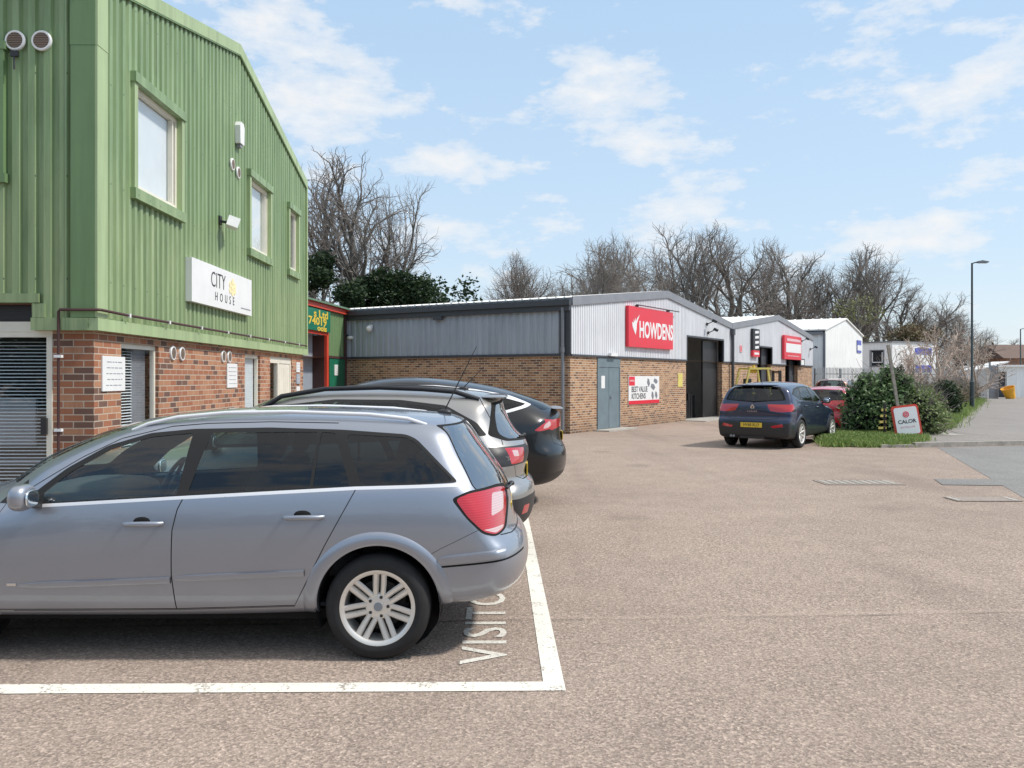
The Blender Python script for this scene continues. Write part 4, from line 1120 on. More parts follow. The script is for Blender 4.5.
PROJ = {'side': (0, 2), 'rear': (1, 2), 'front': (1, 2), 'top': (0, 1)}
def pip(p, poly):
    x, y = p; c = False; n = len(poly)
    for i in range(n):
        (x0, y0), (x1, y1) = poly[i], poly[i-1]
        if (y0 > y) != (y1 > y) and x < (x1-x0)*(y-y0)/(y1-y0)+x0: c = not c
    return c
def carve(bm, lay, view, poly, label, cond):
    """cut the outline of poly into the surface and give the faces inside it a label"""
    a, b = PROJ[view]
    xs = [p[0] for p in poly]; ys = [p[1] for p in poly]
    bx = (min(xs)-.01, max(xs)+.01, min(ys)-.01, max(ys)+.01)
    def bb(f):
        u = [v.co[a] for v in f.verts]; w = [v.co[b] for v in f.verts]; return min(u), max(u), min(w), max(w)
    cand = {}
    for f in bm.faces:
        if not cond(f): continue
        q = bb(f)
        if q[1] > bx[0] and q[0] < bx[1] and q[3] > bx[2] and q[2] < bx[3]: cand[f] = q
    n = len(poly)
    for i in range(n):
        p, q = poly[i], poly[(i+1) % n]
        d = (q[0]-p[0], q[1]-p[1]); l = math.hypot(*d)
        if l < 1e-5: continue
        e = (min(p[0], q[0])-1e-4, max(p[0], q[0])+1e-4, min(p[1], q[1])-1e-4, max(p[1], q[1])+1e-4)
        sub = [f for f, t in cand.items() if t[1] > e[0] and t[0] < e[1] and t[3] > e[2] and t[2] < e[3]]
        if not sub: continue
        no = [0, 0, 0]; no[a] = -d[1]/l; no[b] = d[0]/l
        co = [0, 0, 0]; co[a] = p[0]; co[b] = p[1]
        geom = set(sub); 
        for f in sub: geom.update(f.edges); geom.update(f.verts)
        r = bmesh.ops.bisect_plane(bm, geom=list(geom), dist=2e-5, plane_co=co, plane_no=no)
        for f in sub: cand.pop(f, None)
        for gq in r['geom']:
            if isinstance(gq, bmesh.types.BMFace) and gq.is_valid: cand[gq] = bb(gq)
        for f in sub:
            if f.is_valid: cand[f] = bb(f)
    for f in cand:
        if f.is_valid:
            c = f.calc_center_median()
            if pip((c[a], c[b]), poly): f[lay] = label

def build_car(name, sp, paintm, loc, rz, label, cat='car', group=None):
    root = empty(name, loc, rz); tag(root, label, cat, group)
    S = CarSurf(sp); bm = S.mesh(*sp.get('res', (90, 84, 56)))
    lay = bm.faces.layers.int.new('lab')
    Lh = sp['L']/2
    names = ['body']; info = {'body': (paintm, None)}
    for ent in sp['regions']:
        view, nm, m_, poly = ent[:4]; parent = ent[4] if len(ent) > 4 else None
        if nm not in info: info[nm] = (m_, parent); names.append(nm)
        idx = names.index(nm)
        if view == 'arch': cond = lambda f: f.calc_center_median().y > .5; v = 'side'
        elif view == 'side': cond = lambda f: f.normal.y > .12; v = view
        elif view == 'rear': cond = lambda f: f.normal.x > .15 and f.calc_center_median().x > sp['L']*.6; v = view
        elif view == 'front': cond = lambda f: f.normal.x < -.15 and f.calc_center_median().x < sp['L']*.5; v = view
        else: cond = lambda f: f.normal.z > .3; v = 'top'
        bm.normal_update()
        carve(bm, lay, v, poly, idx, cond)
    bm.verts.index_update(); bm.verts.ensure_lookup_table()
    P = np.array([v.co[:] for v in bm.verts])
    y0 = P[:, 1].copy()
    for _ in range(2):
        f = S.f(P); g = S.grad(P); gg = (g**2).sum(-1, keepdims=True); P = P-g*(f[:, None]/np.maximum(gg, .3))*(np.abs(f)[:, None] < .03)
    P[np.abs(y0) < 1e-5, 1] = 0
    g = S.grad(P); g[np.abs(y0) < 1e-5, 1] = 0
    Nn = g/np.maximum(np.linalg.norm(g, axis=-1, keepdims=True), 1e-6)
    objs = {}
    by = {}
    for f in bm.faces: by.setdefault(f[lay], []).append([v.index for v in f.verts])
    def make(nm, faces, sides, mats, parent, off=0.):
        vs = []; ns = []; fs = []
        for sd in sides:
            mp = {}
            for f in faces:
                q = []
                for i in f:
                    if i not in mp:
                        mp[i] = len(vs); p = P[i]+Nn[i]*off; n = Nn[i]
                        vs.append((p[0]-Lh, p[1]*sd, p[2])); ns.append((n[0], n[1]*sd, n[2]))
                    q.append(mp[i])
                fs.append(q[::-1] if sd > 0 else q)
        me = bpy.data.meshes.new(nm); me.from_pydata(vs, [], fs)
        # orientation check against the analytic normal
        me.update()
        if len(me.polygons):
            k = sum(1 if Vector(me.polygons[i].normal).dot(Vector(ns[me.polygons[i].vertices[0]])) > 0 else -1 for i in range(0, len(me.polygons), max(1, len(me.polygons)//50)))
            if k < 0: me.flip_normals()
        me.polygons.foreach_set('use_smooth', [True]*len(me.polygons))
        me.materials.append(mats)
        me.normals_split_custom_set_from_vertices(ns)
        o = bpy.data.objects.new(nm, me); COL.objects.link(o); o.parent = parent or root; return o
    both = ('body', 'windscreen', 'rear_window', 'tailgate', 'number_plate_panel', 'lower_bumper', 'bumper', 'rubber_seal', 'shut_or_shade_line', 'bumper_strip', 'front_grille', 'spoiler', 'lamp_band', 'moulding_black', 'roof_glass')
    off = sp.get('off', {})
    for k, nm in enumerate(names):
        if k not in by or nm == 'cut': continue
        m_, par = info[nm]; base = nm.split('.')[0]
        if base in both: objs[(nm, 0)] = make(base, by[k], (1, -1), m_, objs.get((par, 0)) if par else None, off.get(base, 0))
        else:
            for sd in (1, -1): objs[(nm, sd)] = make(base, by[k], (sd,), m_, objs.get((par, sd)) or (objs.get((par, 0)) if par else None), off.get(base, 0))
    bm.free()
    # wheels, wells, floor
    R = sp['R']; hw = sp['track']
    for cx in sp['axles']:
        for sd in (1, -1):
            ar = sp['arch_r']
            f = MB(); n = 24
            for i in range(n):
                t0, t1 = PI*(-.12+1.24*i/n), PI*(-.12+1.24*(i+1)/n)
                p = [(cx-Lh+ar*math.cos(t), sp['wc']+ar*math.sin(t)) for t in (t0, t1)]
                f.face([(p[0][0], sd*.52, p[0][1]), (p[1][0], sd*.52, p[1][1]), (p[1][0], sd*(hw-.035), p[1][1]), (p[0][0], sd*(hw-.035), p[0][1])])
            f.face([(cx-Lh+ar*1.01*math.cos(2*PI*i/n), sd*.52, sp['wc']+ar*1.01*math.sin(2*PI*i/n)) for i in range(n)])
            f.build('wheel_arch_liner', M['gap'], root)
            wheel(root, (cx-Lh, sd*(hw-.105), sp['wc']), R, sp['rimR'], sd, sp.get('spokes', 5), sp.get('twin', False))
    f = MB(); zf = sp.get('floor', .24)
    f.box(-Lh+.6, Lh-.7, -.55, .55, zf-.03, zf+.03); f.box(-Lh+1.2, Lh-1.2, -hw+.14, hw-.14, zf-.02, zf+.04); f.build('underbody', M['gap'], root)
    interior(root, sp, Lh)
    return root, objs, S

def wheel(root, c, R, rr, sd, n, twin):
    w = empty('wheel', c); w.parent = root
    T = Matrix.Rotation(0 if sd < 0 else PI, 4, 'Z')   # outer face towards -y in the wheel frame
    f = MB(T); hw = .10
    f.lathe([(rr-.01, .08), (rr+.004, .095), (R-.05, .098), (R-.015, .082), (R, .055), (R, -.055), (R-.015, -.082), (R-.03, -.094), (R-.055, -.100), (rr+.03, -.101), (rr+.008, -.092), (rr-.006, -.088)], 64, 0, 'y')
    f.build('tyre', M['tyre'], w, smooth=50)
    f = MB(T)
    f.lathe([(rr-.028, .06), (rr-.022, -.03), (rr-.02, -.078), (rr-.006, -.09), (rr+.006, -.092), (rr+.006, -.086)], 64, 0, 'y')
    f.lathe([(0, -.060), (.028, -.060), (.032, -.055), (.052, -.055), (.075, -.050), (.082, -.03)], 40, 0, 'y')
    def spoke(a, w0, w1, r0, r1, off):
        M0 = f.M; f.M = T @ Matrix.Rotation(a, 4, 'Y')
        pts = []
        for (r, w_, yy, th) in ((r0, w0, -.052, .03), ((r0+r1)/2, (w0+w1)/2, -.064, .028), (r1, w1, -.079, .03)):
            pts.append([(off*(1 if r == r0 else 1.18)-w_/2, yy+.010, r), (off*(1 if r == r0 else 1.18)-w_/4, yy, r), (off*(1 if r == r0 else 1.18)+w_/4, yy, r), (off*(1 if r == r0 else 1.18)+w_/2, yy+.010, r), (off+w_/2, yy+th, r), (off-w_/2, yy+th, r)])
        for i in range(2):
            for k in range(6): f.face([pts[i][k], pts[i][(k+1) % 6], pts[i+1][(k+1) % 6], pts[i+1][k]])
        f.M = M0
    for k in range(n):
        a = 2*PI*k/n+.06
        if twin:
            for o_ in (-1, 1): spoke(a, .031, .036, .055, rr-.012, o_*.0205)
        else: spoke(a, .055, .045, .05, rr-.012, 0)
    f.build('rim', M['alloy'], w, smooth=35)
    f = MB(T)
    f.lathe([(0, .0), (rr*.68, .0), (rr*.68, .02), (0, .02)], 40, 0, 'y')
    f.lathe([(rr-.03, .065), (0, .065)], 40, 1, 'y')
    f.box(rr*.3, rr*.72, -.02, .03, -.06, .06, 1)
    f.build('brake_disc', [M['brake'], M['gap']], w)
    f = MB(T)
    for k in range(5):
        a = 2*PI*k/5+.3; f.lathe([(.0095, -.045), (.0095, -.0575), (0, -.0575)], 10, 0, 'y', (.062*math.sin(a)*.93, 0, .062*math.cos(a)*.93))
    f.lathe([(.026, -.058), (.026, -.0625), (0, -.0625)], 24, 1, 'y')
    f.build('wheel_bolts', [M['dark'], M['galv']], w, weld=False)
    return w

def interior(root, sp, Lh):
    zs = sp.get('seatz', .52); xd = sp.get('dash', 1.45)-Lh; xs = sp.get('seatx', 2.35)-Lh
    f = MB()
    for x in (xs, xs+.85):
        for y in (-.36, .36):
            f.ell((x, y, zs), (.27, .25, .10), .6, 14, 8)
            m0 = f.M; f.M = Matrix.Translation((x+.30, y, zs+.02)) @ Matrix.Rotation(math.radians(18), 4, 'Y')
            f.ell((0, 0, .30), (.09, .24, .34), .6, 14, 8)
            f.ell((-.01, 0, .73), (.055, .14, .10), .7, 12, 8); f.M = m0
    f.build('seats', M['seat'], root, smooth=60)
    f = MB(); f.ell((xd+.05, 0, .80+sp.get('dz', 0)), (.33, .66, .16), .6, 20, 8); f.ell((xd+.35, 0, .60), (.45, .12, .13), .6, 12, 8); f.build('dashboard', M['seat'], root, smooth=60)
    f = MB(Matrix.Translation((xd+.47, .36, .90+sp.get('dz', 0))) @ Matrix.Rotation(math.radians(-65), 4, 'Y'))
    f.lathe([(.185+.016*math.cos(t), .016*math.sin(t)) for t in [2*PI*k/8 for k in range(9)]], 28); f.ell((0, 0, -.01), (.07, .06, .03)); f.box(-.18, .18, -.015, .015, -.01, .01); f.box(0, .18, -.015, .015, -.01, .01)
    f.build('steering_wheel', M['dark'], root, smooth=50)
    f = MB(); f.box(xd-.3, Lh-.75, -sp['track']+.16, sp['track']-.16, .29, .31); f.build('floor', M['seat'], root)
    f = MB(); f.ell((xd+.42, 0, sp['H']-.20), (.02, .10, .035), .7, 12, 6); f.build('rear_view_mirror', M['dark'], root)

def at_side(S, x, z, sd):
    P = np.array([x, .2, z]); lo, hi = .0, 1.3
    for _ in range(30):
        m_ = (lo+hi)/2; v = S.f(np.array([x, m_, z]))
        if v > 0: hi = m_
        else: lo = m_
    return lo*sd
def at_rear(S, y, z):
    lo, hi = S.L*.6, S.L+.3
    for _ in range(30):
        m_ = (lo+hi)/2
        if S.f(np.array([m_, y, z])) > 0: hi = m_
        else: lo = m_
    return lo
def at_top(S, x, y):
    lo, hi = .6, 2.2
    for _ in range(30):
        m_ = (lo+hi)/2
        if S.f(np.array([x, y, m_])) > 0: hi = m_
        else: lo = m_
    return lo

def door_handle(root, S, objs, dn, x0, x1, z, m_, Lh):
    for sd in (1, -1):
        y = at_side(S, (x0+x1)/2, z, 1)
        f = MB(); f.tube([(x0-Lh, sd*(y+.004), z), (x0-Lh+.02, sd*(y+.032), z+.001), ((x0+x1)/2-Lh, sd*(y+.038), z+.004), (x1-Lh-.02, sd*(y+.034), z+.004), (x1-Lh, sd*(y+.006), z+.004)], [.012, .014, .015, .015, .012], 8)
        f.build('handle', m_, objs.get((dn, sd)) or root, smooth=60)
        f = MB(); f.ell(((x0+x1)/2-Lh-.01, sd*(y-.008), z+.008), (.062, .012, .033), 1, 16, 8); f.build('handle_recess', M['gap'], objs.get((dn, sd)) or root, smooth=60)
def door_mirror(root, S, x, z, m_, Lh, glassd=1):
    for sd in (1, -1):
        y = at_side(S, x, z, 1)*sd
        f = MB(); f.ell((x-Lh-.02, y+sd*.13, z+.040), (.058, .10, .078), .75, 18, 12, 0); f.beam((x-Lh+.0, y-sd*.02, z-.02), (x-Lh, y+sd*.10, z), .07, .04, 1)
        mm = f.build('mirror', [m_, M['dark']], root, smooth=60)
        f = MB(); f.ell((x-Lh+.040, y+sd*.13, z+.035), (.010, .072, .050), .75, 16, 10); f.build('mirror_glass', M['mirror'], mm, smooth=60)
def plate(root, x, z, txt, yellow=True, w=.52):
    f = MB(); f.box(x-.004, x+.008, -w/2, w/2, z-.056, z+.056); p = f.build('number_plate', M['yellow'] if yellow else M['white'], root)
    Mx = Matrix.Translation((x+.009, 0, z)) @ Matrix.Rotation(PI/2, 4, 'Z') @ Matrix.Rotation(PI/2, 4, 'X')
    text_obj('lettering', txt, .098, M['black_letters'], p, Mx, .0005, 'CENTER', .86, .001)
def wiper(root, S, z, y0, y1, dz, Lh):
    f = MB(); p = []
    for k in range(6):
        y = y0+(y1-y0)*k/5; zz = z+dz*k/5; p.append((at_rear(S, y, zz)-Lh+.022, y, zz))
    f.tube(p, .009, 6); f.ell(p[0], (.022, .03, .018)); f.build('rear_wiper', M['dark'], root, smooth=60)

# ---------------------------------------------------------------- silver grey estate (nearest)
AL = 4.515
A_sil = [(.03, .48), (.0, .60), (.05, .70), (.20, .79), (.50, .885), (.85, .955), (1.08, 1.01), (1.34, 1.18), (1.73, 1.345), (2.05, 1.425), (2.42, 1.468), (2.9, 1.482), (3.4, 1.472), (3.8, 1.448), (3.98, 1.425), (4.07, 1.385),
         (4.18, 1.24), (4.32, 1.05), (4.375, .93), (4.40, .80), (4.415, .72), (4.465, .665), (4.495, .60), (4.503, .52), (4.485, .43), (4.43, .355), (4.30, .315), (3.9, .29), (3.2, .25), (1.2, .235), (.3, .24), (.08, .30)]
A_wz = [(.0, .80), (.20, .815), (.30, .838), (.36, .846), (.5, .862), (.65, .872), (.78, .868), (.88, .856), (.96, .838), (1.02, .812), (1.12, .772), (1.25, .714), (1.36, .660), (1.44, .610), (1.6, .50)]
A_wx = [(0, .86), (.5, .95), (1.0, .985), (1.6, 1.0), (3.3, 1.0), (3.8, .985), (4.2, .955), (4.515, .925)]
R = round_poly
fw = [(1.615, .940), (1.585, .985), (1.735, 1.115), (1.95, 1.243), (2.176, 1.316), (2.436, 1.342), (2.398, .982)]
dlo = [(1.50, .925), (1.52, .985), (1.70, 1.135), (1.92, 1.266), (2.17, 1.341), (2.43, 1.366), (2.9, 1.375), (3.35, 1.362), (3.745, 1.334), (3.812, 1.305), (3.885, 1.235), (4.072, 1.050), (3.46, 1.024), (2.40, .966)]
A_regions = [
 ('side', 'door.front', None, [(1.33, .30), (2.395, .305), (2.378, .513), (2.385, .779), (2.41, .90), (2.444, .975), (2.53, 1.20), (2.52, 1.395), (2.29, 1.377), (1.995, 1.305), (1.778, 1.195), (1.56, 1.055), (1.36, .93), (1.31, .80), (1.31, .55)]),
 ('side', 'door.rear', None, [(2.395, .305), (3.10, .325), (3.16, .44), (3.287, .69), (3.423, .940), (3.47, 1.03), (3.42, 1.33), (3.33, 1.398), (2.9, 1.405), (2.52, 1.395), (2.53, 1.20), (2.444, .975), (2.41, .90), (2.385, .779), (2.378, .513)]),
 ('side', 'shut_or_shade_line', 'gap', strip([(3.32, 1.40), (2.9, 1.408), (2.52, 1.398), (2.29, 1.380), (1.995, 1.308), (1.778, 1.198), (1.56, 1.058), (1.36, .93), (1.31, .80), (1.31, .55), (1.33, .30), (2.395, .305), (3.10, .325), (3.16, .44), (3.287, .69), (3.423, .940), (3.47, 1.03)], .0055)),
 ('side', 'shut_or_shade_line', 'gap', strip([(2.395, .305), (2.378, .513), (2.385, .779), (2.41, .90), (2.444, .975)], .0065)),
 ('side', 'shut_or_shade_line', 'gap', strip([(3.87, .61), (3.97, .665), (4.16, .755), (4.24, .79)], .003)),
 ('side', 'shut_or_shade_line', 'gap', strip([(3.86, .60), (3.80, .655)], .003)),
 ('side', 'shut_or_shade_line', 'gap', strip([(1.42, .292), (2.4, .298), (3.10, .318)], .004)),
 ('side', 'window_surround', 'black', R(dlo, .03)),
 ('side', 'window_trim', 'trimbright', strip([(1.60, .921), (2.39, .966), (3.46, 1.022), (4.070, 1.036)], .019)),
 ('side', 'window', 'glasscar', R(fw, .02), 'door.front'),
 ('side', 'window.r', 'glassdark', R([(2.462, .998), (2.552, 1.342), (3.205, 1.349), (3.185, 1.022)], .02), 'door.rear'),
 ('side', 'window.s', 'glassdark', R([(3.225, 1.348), (3.31, 1.342), (3.425, 1.035), (3.205, 1.026)], .015), 'door.rear'),
 ('side', 'window.q', 'glassdark', R([(3.375, 1.335), (3.74, 1.316), (3.80, 1.288), (3.87, 1.22), (4.045, 1.056), (3.495, 1.040)], .04), None),
 ('rear', 'rubber_seal', 'gap', R([(-.01, 1.395), (.565, 1.385), (.612, 1.29), (.716, 1.02), (.70, .972), (-.01, .955)], .03)),
 ('rear', 'rear_window', 'glassrear', R([(-.01, 1.385), (.555, 1.375), (.602, 1.288), (.706, 1.02), (.69, .982), (-.01, .965)], .03)),
 ('side', 'lamp_seal', 'gap', R([(4.030, 0.957), (4.13, 0.997), (4.30, 1.007), (4.366, 0.982), (4.374, 0.872), (4.360, 0.737), (4.30, 0.717), (4.215, 0.747), (4.12, 0.842)], .03)),
 ('side', 'tail_lamp', 'lensred', R([(4.055, 0.954), (4.14, 0.984), (4.30, 0.990), (4.350, 0.972), (4.360, 0.872), (4.346, 0.747), (4.30, 0.730), (4.225, 0.758), (4.13, 0.850)], .03)),
 ('side', 'tail_lamp_clear', 'lensclear', R([(4.270, 0.965), (4.338, 0.955), (4.342, 0.855), (4.270, 0.835)], .015), 'tail_lamp'),
 ('side', 'tail_lamp_clear', 'lensclear', R([(4.225, 0.769), (4.30, 0.738), (4.340, 0.755), (4.343, 0.769)], .01), 'tail_lamp'),
 ('side', 'shut_or_shade_line', 'gap', strip([(3.925, .552), (3.96, .554), (4.2, .572), (4.47, .597)], .012)),  # dark line below the bumper strip: its shade put into the colour
 ('rear', 'shut_or_shade_line', 'gap', strip([(0, .705), (.5, .705), (.68, .72)], .006)),
 ('side', 'window_surround', 'black', [(1.30, .925), (1.335, .985), (1.44, 1.06), (1.50, .985), (1.50, .93)]),
 ('front', 'windscreen', 'glasscar', R([(-.01, 1.045), (.62, 1.03), (.53, 1.36), (-.01, 1.40)], .03)),
 ('arch', 'cut', None, circle(3.596, .325, .366, 44)), ('arch', 'cut', None, circle(.893, .325, .366, 44)),
]
A_paint = paint('blue_grey_metallic', (.335, .362, .418), .75, .38, .14)
def fixreg(regs, pm): return [(r[0], r[1], (pm if r[2] is None else M[r[2]]), r[3]) + tuple(r[4:]) for r in regs]
A_spec = dict(L=AL, H=1.48, sil=A_sil, wz=A_wz, wx=A_wx, rise=.09, regions=fixreg(A_regions, A_paint), k=.075, crown=.05,
  axles=(.893, 3.596), R=.314, rimR=.219, wc=.314, track=.868, arch_r=.37, spokes=7, twin=True, bowr=[.17, .13, .19, .20], bowp=2.8, res=(110, 96, 64),
  off={'window': -.003}, dz=.02)
car1, o1, S1 = build_car('estate_car', A_spec, A_paint, (-4.395+AL/2, 6.075, 0), 0, 'blue grey metallic estate car nearest, parked across the VISITOR bay', 'car', 'cars parked nose in along the green building')
Lh = AL/2
door_handle(car1, S1, o1, 'door.front', 2.10, 2.33, .818, A_paint, Lh); door_handle(car1, S1, o1, 'door.rear', 3.045, 3.28, .855, A_paint, Lh)
door_mirror(car1, S1, 1.565, .945, A_paint, Lh)
f = MB()
for sd in (1, -1):
    p = [(x-Lh, sd*(.565-.01*(x-2.9)**2*.2), at_top(S1, x, .55)+h) for x, h in ((2.02, -.012), (2.12, .008), (2.3, .022), (2.6, .028), (3.0, .03), (3.5, .028), (3.74, .018), (3.86, -.01))]
    f = MB(); f.tube(p, .0125, 8); f.build('roof_rail', M['trimbright'], car1, smooth=60)
pass
f = MB(); xr = 3.93; zr = at_top(S1, xr, 0); f.ell((xr-Lh, 0, zr+.005), (.05, .03, .025)); f.tube([(xr-Lh, 0, zr+.02), (xr-Lh+.17, 0, zr+.36), (xr-Lh+.22, 0, zr+.46)], [.005, .0035, .002], 6); f.build('aerial', M['dark'], car1, smooth=50)
wiper(car1, S1, .955, 0, -.36, .01, Lh)
plate(car1, at_rear(S1, 0, .80)-Lh-.016, .80, 'LV07 HXE', w=.50)
f = MB(); f.box(1.40-Lh, 1.455-Lh, -(at_side(S1, 1.43, .46, 1)+.005), -(at_side(S1, 1.43, .46, 1)+.001), .447, .463); f.build('badge', M['chrome'], car1)

def trim_strip(root, S, name, m_, pts, w0, h, sd, Lh):
    """raised moulding following the body side; pts are (x, z) centre points with half height w0"""
    P = catmull(pts, 6) if len(pts) > 2 else np.linspace(pts[0], pts[1], 14)
    f = MB(); prof = [(-1, -.002), (-.85, h*.75), (.1, h), (.75, h*.9), (1, -.002)]; rows = []
    for i, (x, z) in enumerate(P):
        e = min(1, .25+i/2.) if i < 2 else 1
        rows.append([((x-Lh), sd*(at_side(S, x, z+a*w0, 1)+b*e), z+a*w0*(.5+.5*e)) for a, b in prof])
    for i in range(len(rows)-1):
        for k in range(len(prof)-1):
            q = [rows[i][k], rows[i+1][k], rows[i+1][k+1], rows[i][k+1]]; f.face(q if sd < 0 else q[::-1])
    for rr_ in (rows[0], rows[-1]): f.face(rr_)
    return f.build(name, m_, root, smooth=50)
def arch_trim(root, S, m_, cx, cz, r0, r1, h, sd, Lh, a0=-8, a1=188):
    f = MB(); rows = []; prof = [(0, -.045), (0, h*.6), (.12, h), (.45, h*1.15), (.8, h*.6), (1, -.002)]
    for k in range(61):
        t = math.radians(a0+(a1-a0)*k/60); row = []
        for u, o_ in prof:
            rd_ = r0+(r1-r0)*u; x = cx+rd_*math.cos(t); z = cz+rd_*math.sin(t); row.append((x-Lh, sd*(at_side(S, x, z, 1)+o_), z))
        rows.append(row)
    for i in range(60):
        for k in range(len(prof)-1):
            q = [rows[i][k], rows[i][k+1], rows[i+1][k+1], rows[i+1][k]]; f.face(q if sd < 0 else q[::-1])
    return f.build('wheel_arch_trim', m_, root, smooth=50)
for sd in (1, -1):
    trim_strip(o1[('door.front', sd)], S1, 'moulding', A_paint, [(1.47, .447), (2.372, .483)], .021, .013, sd, Lh)
    trim_strip(o1[('door.rear', sd)], S1, 'moulding', A_paint, [(2.402, .492), (3.165, .525)], .021, .013, sd, Lh)
    trim_strip(car1, S1, 'bumper_strip', A_paint, [(3.955, .592), (4.15, .610), (4.36, .628)], .028, .022, sd, Lh)
    for cx in (3.596, .893): arch_trim(car1, S1, A_paint, cx, .325, .364, .447, .016, sd, Lh)

# ---------------------------------------------------------------- tall hatch family (SUV shapes)
def suv_spec(L, W, H, zr, pm, rear, extra=(), **kw):
    k = L/4.45; hz = H/1.60
    sil = kw.pop('sil', None) or [(.04, .50), (.0, .62), (.04, .78), (.20, .90), (.60, 1.0), (1.05, 1.06), (1.35, 1.20), (1.75, 1.42), (2.05, 1.525), (2.4, 1.575), (2.9, 1.59), (3.4, 1.575), (3.85, 1.535), (4.08, 1.495), (4.16, 1.45),
           (4.22, 1.33), (4.32, 1.12), (4.38, 1.0), (4.395, .88), (4.385, .76), (4.43, .68), (4.45, .58), (4.45, .42), (4.41, .28), (4.2, .225), (3.2, .22), (1.2, .25), (.3, .26), (.08, .34)]
    sil = [(x*k, z*hz) for x, z in sil]
    w = W/1.84
    wz = [(0, .86), (.25, .885), (.45, .905), (.6, .912), (.8, .915), (.95, .905), (1.05, .89), (1.15, .86), (1.30, .795), (1.42, .735), (1.52, .67), (1.7, .55)]
    wz = [(z*hz, v*w) for z, v in wz]
    wx = [(0, .84), (.5*k, .94), (1.*k, .985), (1.6*k, 1.0), (3.3*k, 1.0), (3.9*k, .995), (4.45*k, .975)]
    return dict(L=L, H=H, sil=sil, wz=wz, wx=wx, rise=.10, regions=fixreg(rear, pm)+list(extra), k=kw.pop('kk', .10), crown=.05, **kw)
def scale_reg(regs, k, hz): 
    out = []
    for r in regs:
        if r[0] in ('side', 'arch'): out.append((r[0], r[1], r[2], [(x*k, z*hz) for x, z in r[3]])+tuple(r[4:]))
        else: out.append((r[0], r[1], r[2], [(x, z*hz) for x, z in r[3]])+tuple(r[4:]))
    return out
side_common = [
 ('side', 'lower_bumper', 'dark', [(.5, .20), (.5, .42), (1.3, .42), (3.2, .44), (4.0, .46), (4.5, .55), (4.6, .2)]),
 ('arch', 'moulding_black', 'dark', circle(3.55, .35, .42, 36)), ('arch', 'moulding_black', 'dark', circle(.90, .35, .42, 36)),
 ('side', 'door.front', None, [(1.45, .46), (2.42, .46), (2.42, .85), (2.50, 1.08), (2.55, 1.50), (2.1, 1.47), (1.7, 1.32), (1.35, 1.08), (1.38, .7)]),
 ('side', 'door.rear', None, [(2.42, .46), (3.10, .48), (3.3, .72), (3.46, .98), (3.50, 1.12), (3.42, 1.48), (2.55, 1.50), (2.50, 1.08), (2.42, .85)]),
 ('side', 'shut_or_shade_line', 'gap', strip([(2.55, 1.48), (2.50, 1.08), (2.42, .85), (2.42, .46)], .008)),
 ('side', 'shut_or_shade_line', 'gap', strip([(1.35, 1.05), (1.38, .7), (1.45, .46), (2.42, .46), (3.10, .48), (3.3, .72), (3.46, .98), (3.50, 1.10)], .008)),
]
K_rear = side_common + [
 ('side', 'window_surround', 'black', R([(1.42, 1.03), (1.75, 1.27), (2.1, 1.42), (2.6, 1.475), (3.2, 1.47), (3.65, 1.42), (3.95, 1.30), (3.6, 1.16), (2.6, 1.09)], .03)),
 ('side', 'window', 'glasscar', R([(1.50, 1.06), (1.78, 1.26), (2.12, 1.395), (2.50, 1.445), (2.46, 1.10)], .02), 'door.front'),
 ('side', 'window.r', 'glassdark', R([(2.54, 1.11), (2.60, 1.45), (3.18, 1.445), (3.42, 1.17), (3.4, 1.15)], .02), 'door.rear'),
 ('side', 'window.q', 'glassdark', R([(3.48, 1.17), (3.26, 1.43), (3.62, 1.39), (3.86, 1.29), (3.62, 1.18)], .02), None),
 ('rear', 'rubber_seal', 'gap', R([(-.01, 1.50), (.56, 1.47), (.68, 1.30), (.74, 1.15), (-.01, 1.10)], .03)),
 ('rear', 'rear_window', 'glassdark', R([(-.01, 1.475), (.52, 1.445), (.63, 1.29), (.68, 1.17), (-.01, 1.125)], .03)),
 ('rear', 'tail_lamp', 'lensred', R([(.40, .955), (.52, 1.005), (.72, 1.05), (.95, 1.06), (.95, .93), (.75, .87), (.55, .88), (.42, .925)], .03)),
 ('side', 'tail_lamp', 'lensred', R([(4.05, .99), (4.2, 1.05), (4.4, 1.06), (4.4, .90), (4.25, .88), (4.12, .92)], .03)),
 ('rear', 'tail_lamp_clear', 'lensred', R([(.50, .94), (.60, .975), (.72, .985), (.74, .93), (.56, .915)], .01), 'tail_lamp'),
 ('rear', 'shut_or_shade_line', 'gap', strip([(0, .70), (.45, .70), (.60, .73), (.66, .86)], .008)),
 ('rear', 'lower_bumper', 'dark', R([(-.01, .64), (.55, .64), (.70, .60), (1.0, .64), (1.0, .2), (-.01, .2)], .02)),
 ('rear', 'reflector', 'lensred', R([(.46, .545), (.72, .60), (.74, .53), (.50, .50)], .01)),
 ('front', 'windscreen', 'glasscar', R([(-.01, 1.10), (.66, 1.09), (.56, 1.47), (-.01, 1.50)], .03)),
 ('arch', 'cut', None, circle(3.55, .35, .375, 40)), ('arch', 'cut', None, circle(.90, .35, .375, 40)),
]
K_paint = paint('navy_metallic', (.010, .020, .062), .4, .34, .05)
K_spec = suv_spec(4.45, 1.84, 1.60, 0, K_paint, K_rear, flare=[(3.55, .35, .375, .43, .015), (.90, .35, .375, .43, .015)], crease=[(3.5, .95, 4.3, 1.0, .10, .012)],
  axles=(.90, 3.55), R=.345, rimR=.235, wc=.345, track=.94, arch_r=.38, spokes=10, kk=.07, bowr=[.07, .06, .10, .12], bowp=2.6, res=(70, 72, 48), seatz=.66, dz=.15, floor=.26)
def place(rear_x, rear_y, head, L):
    a = math.radians(head); c = Vector((rear_x, rear_y, 0))+Vector((math.sin(a), math.cos(a), 0))*L/2
    return c, math.atan2(-math.cos(a), -math.sin(a))
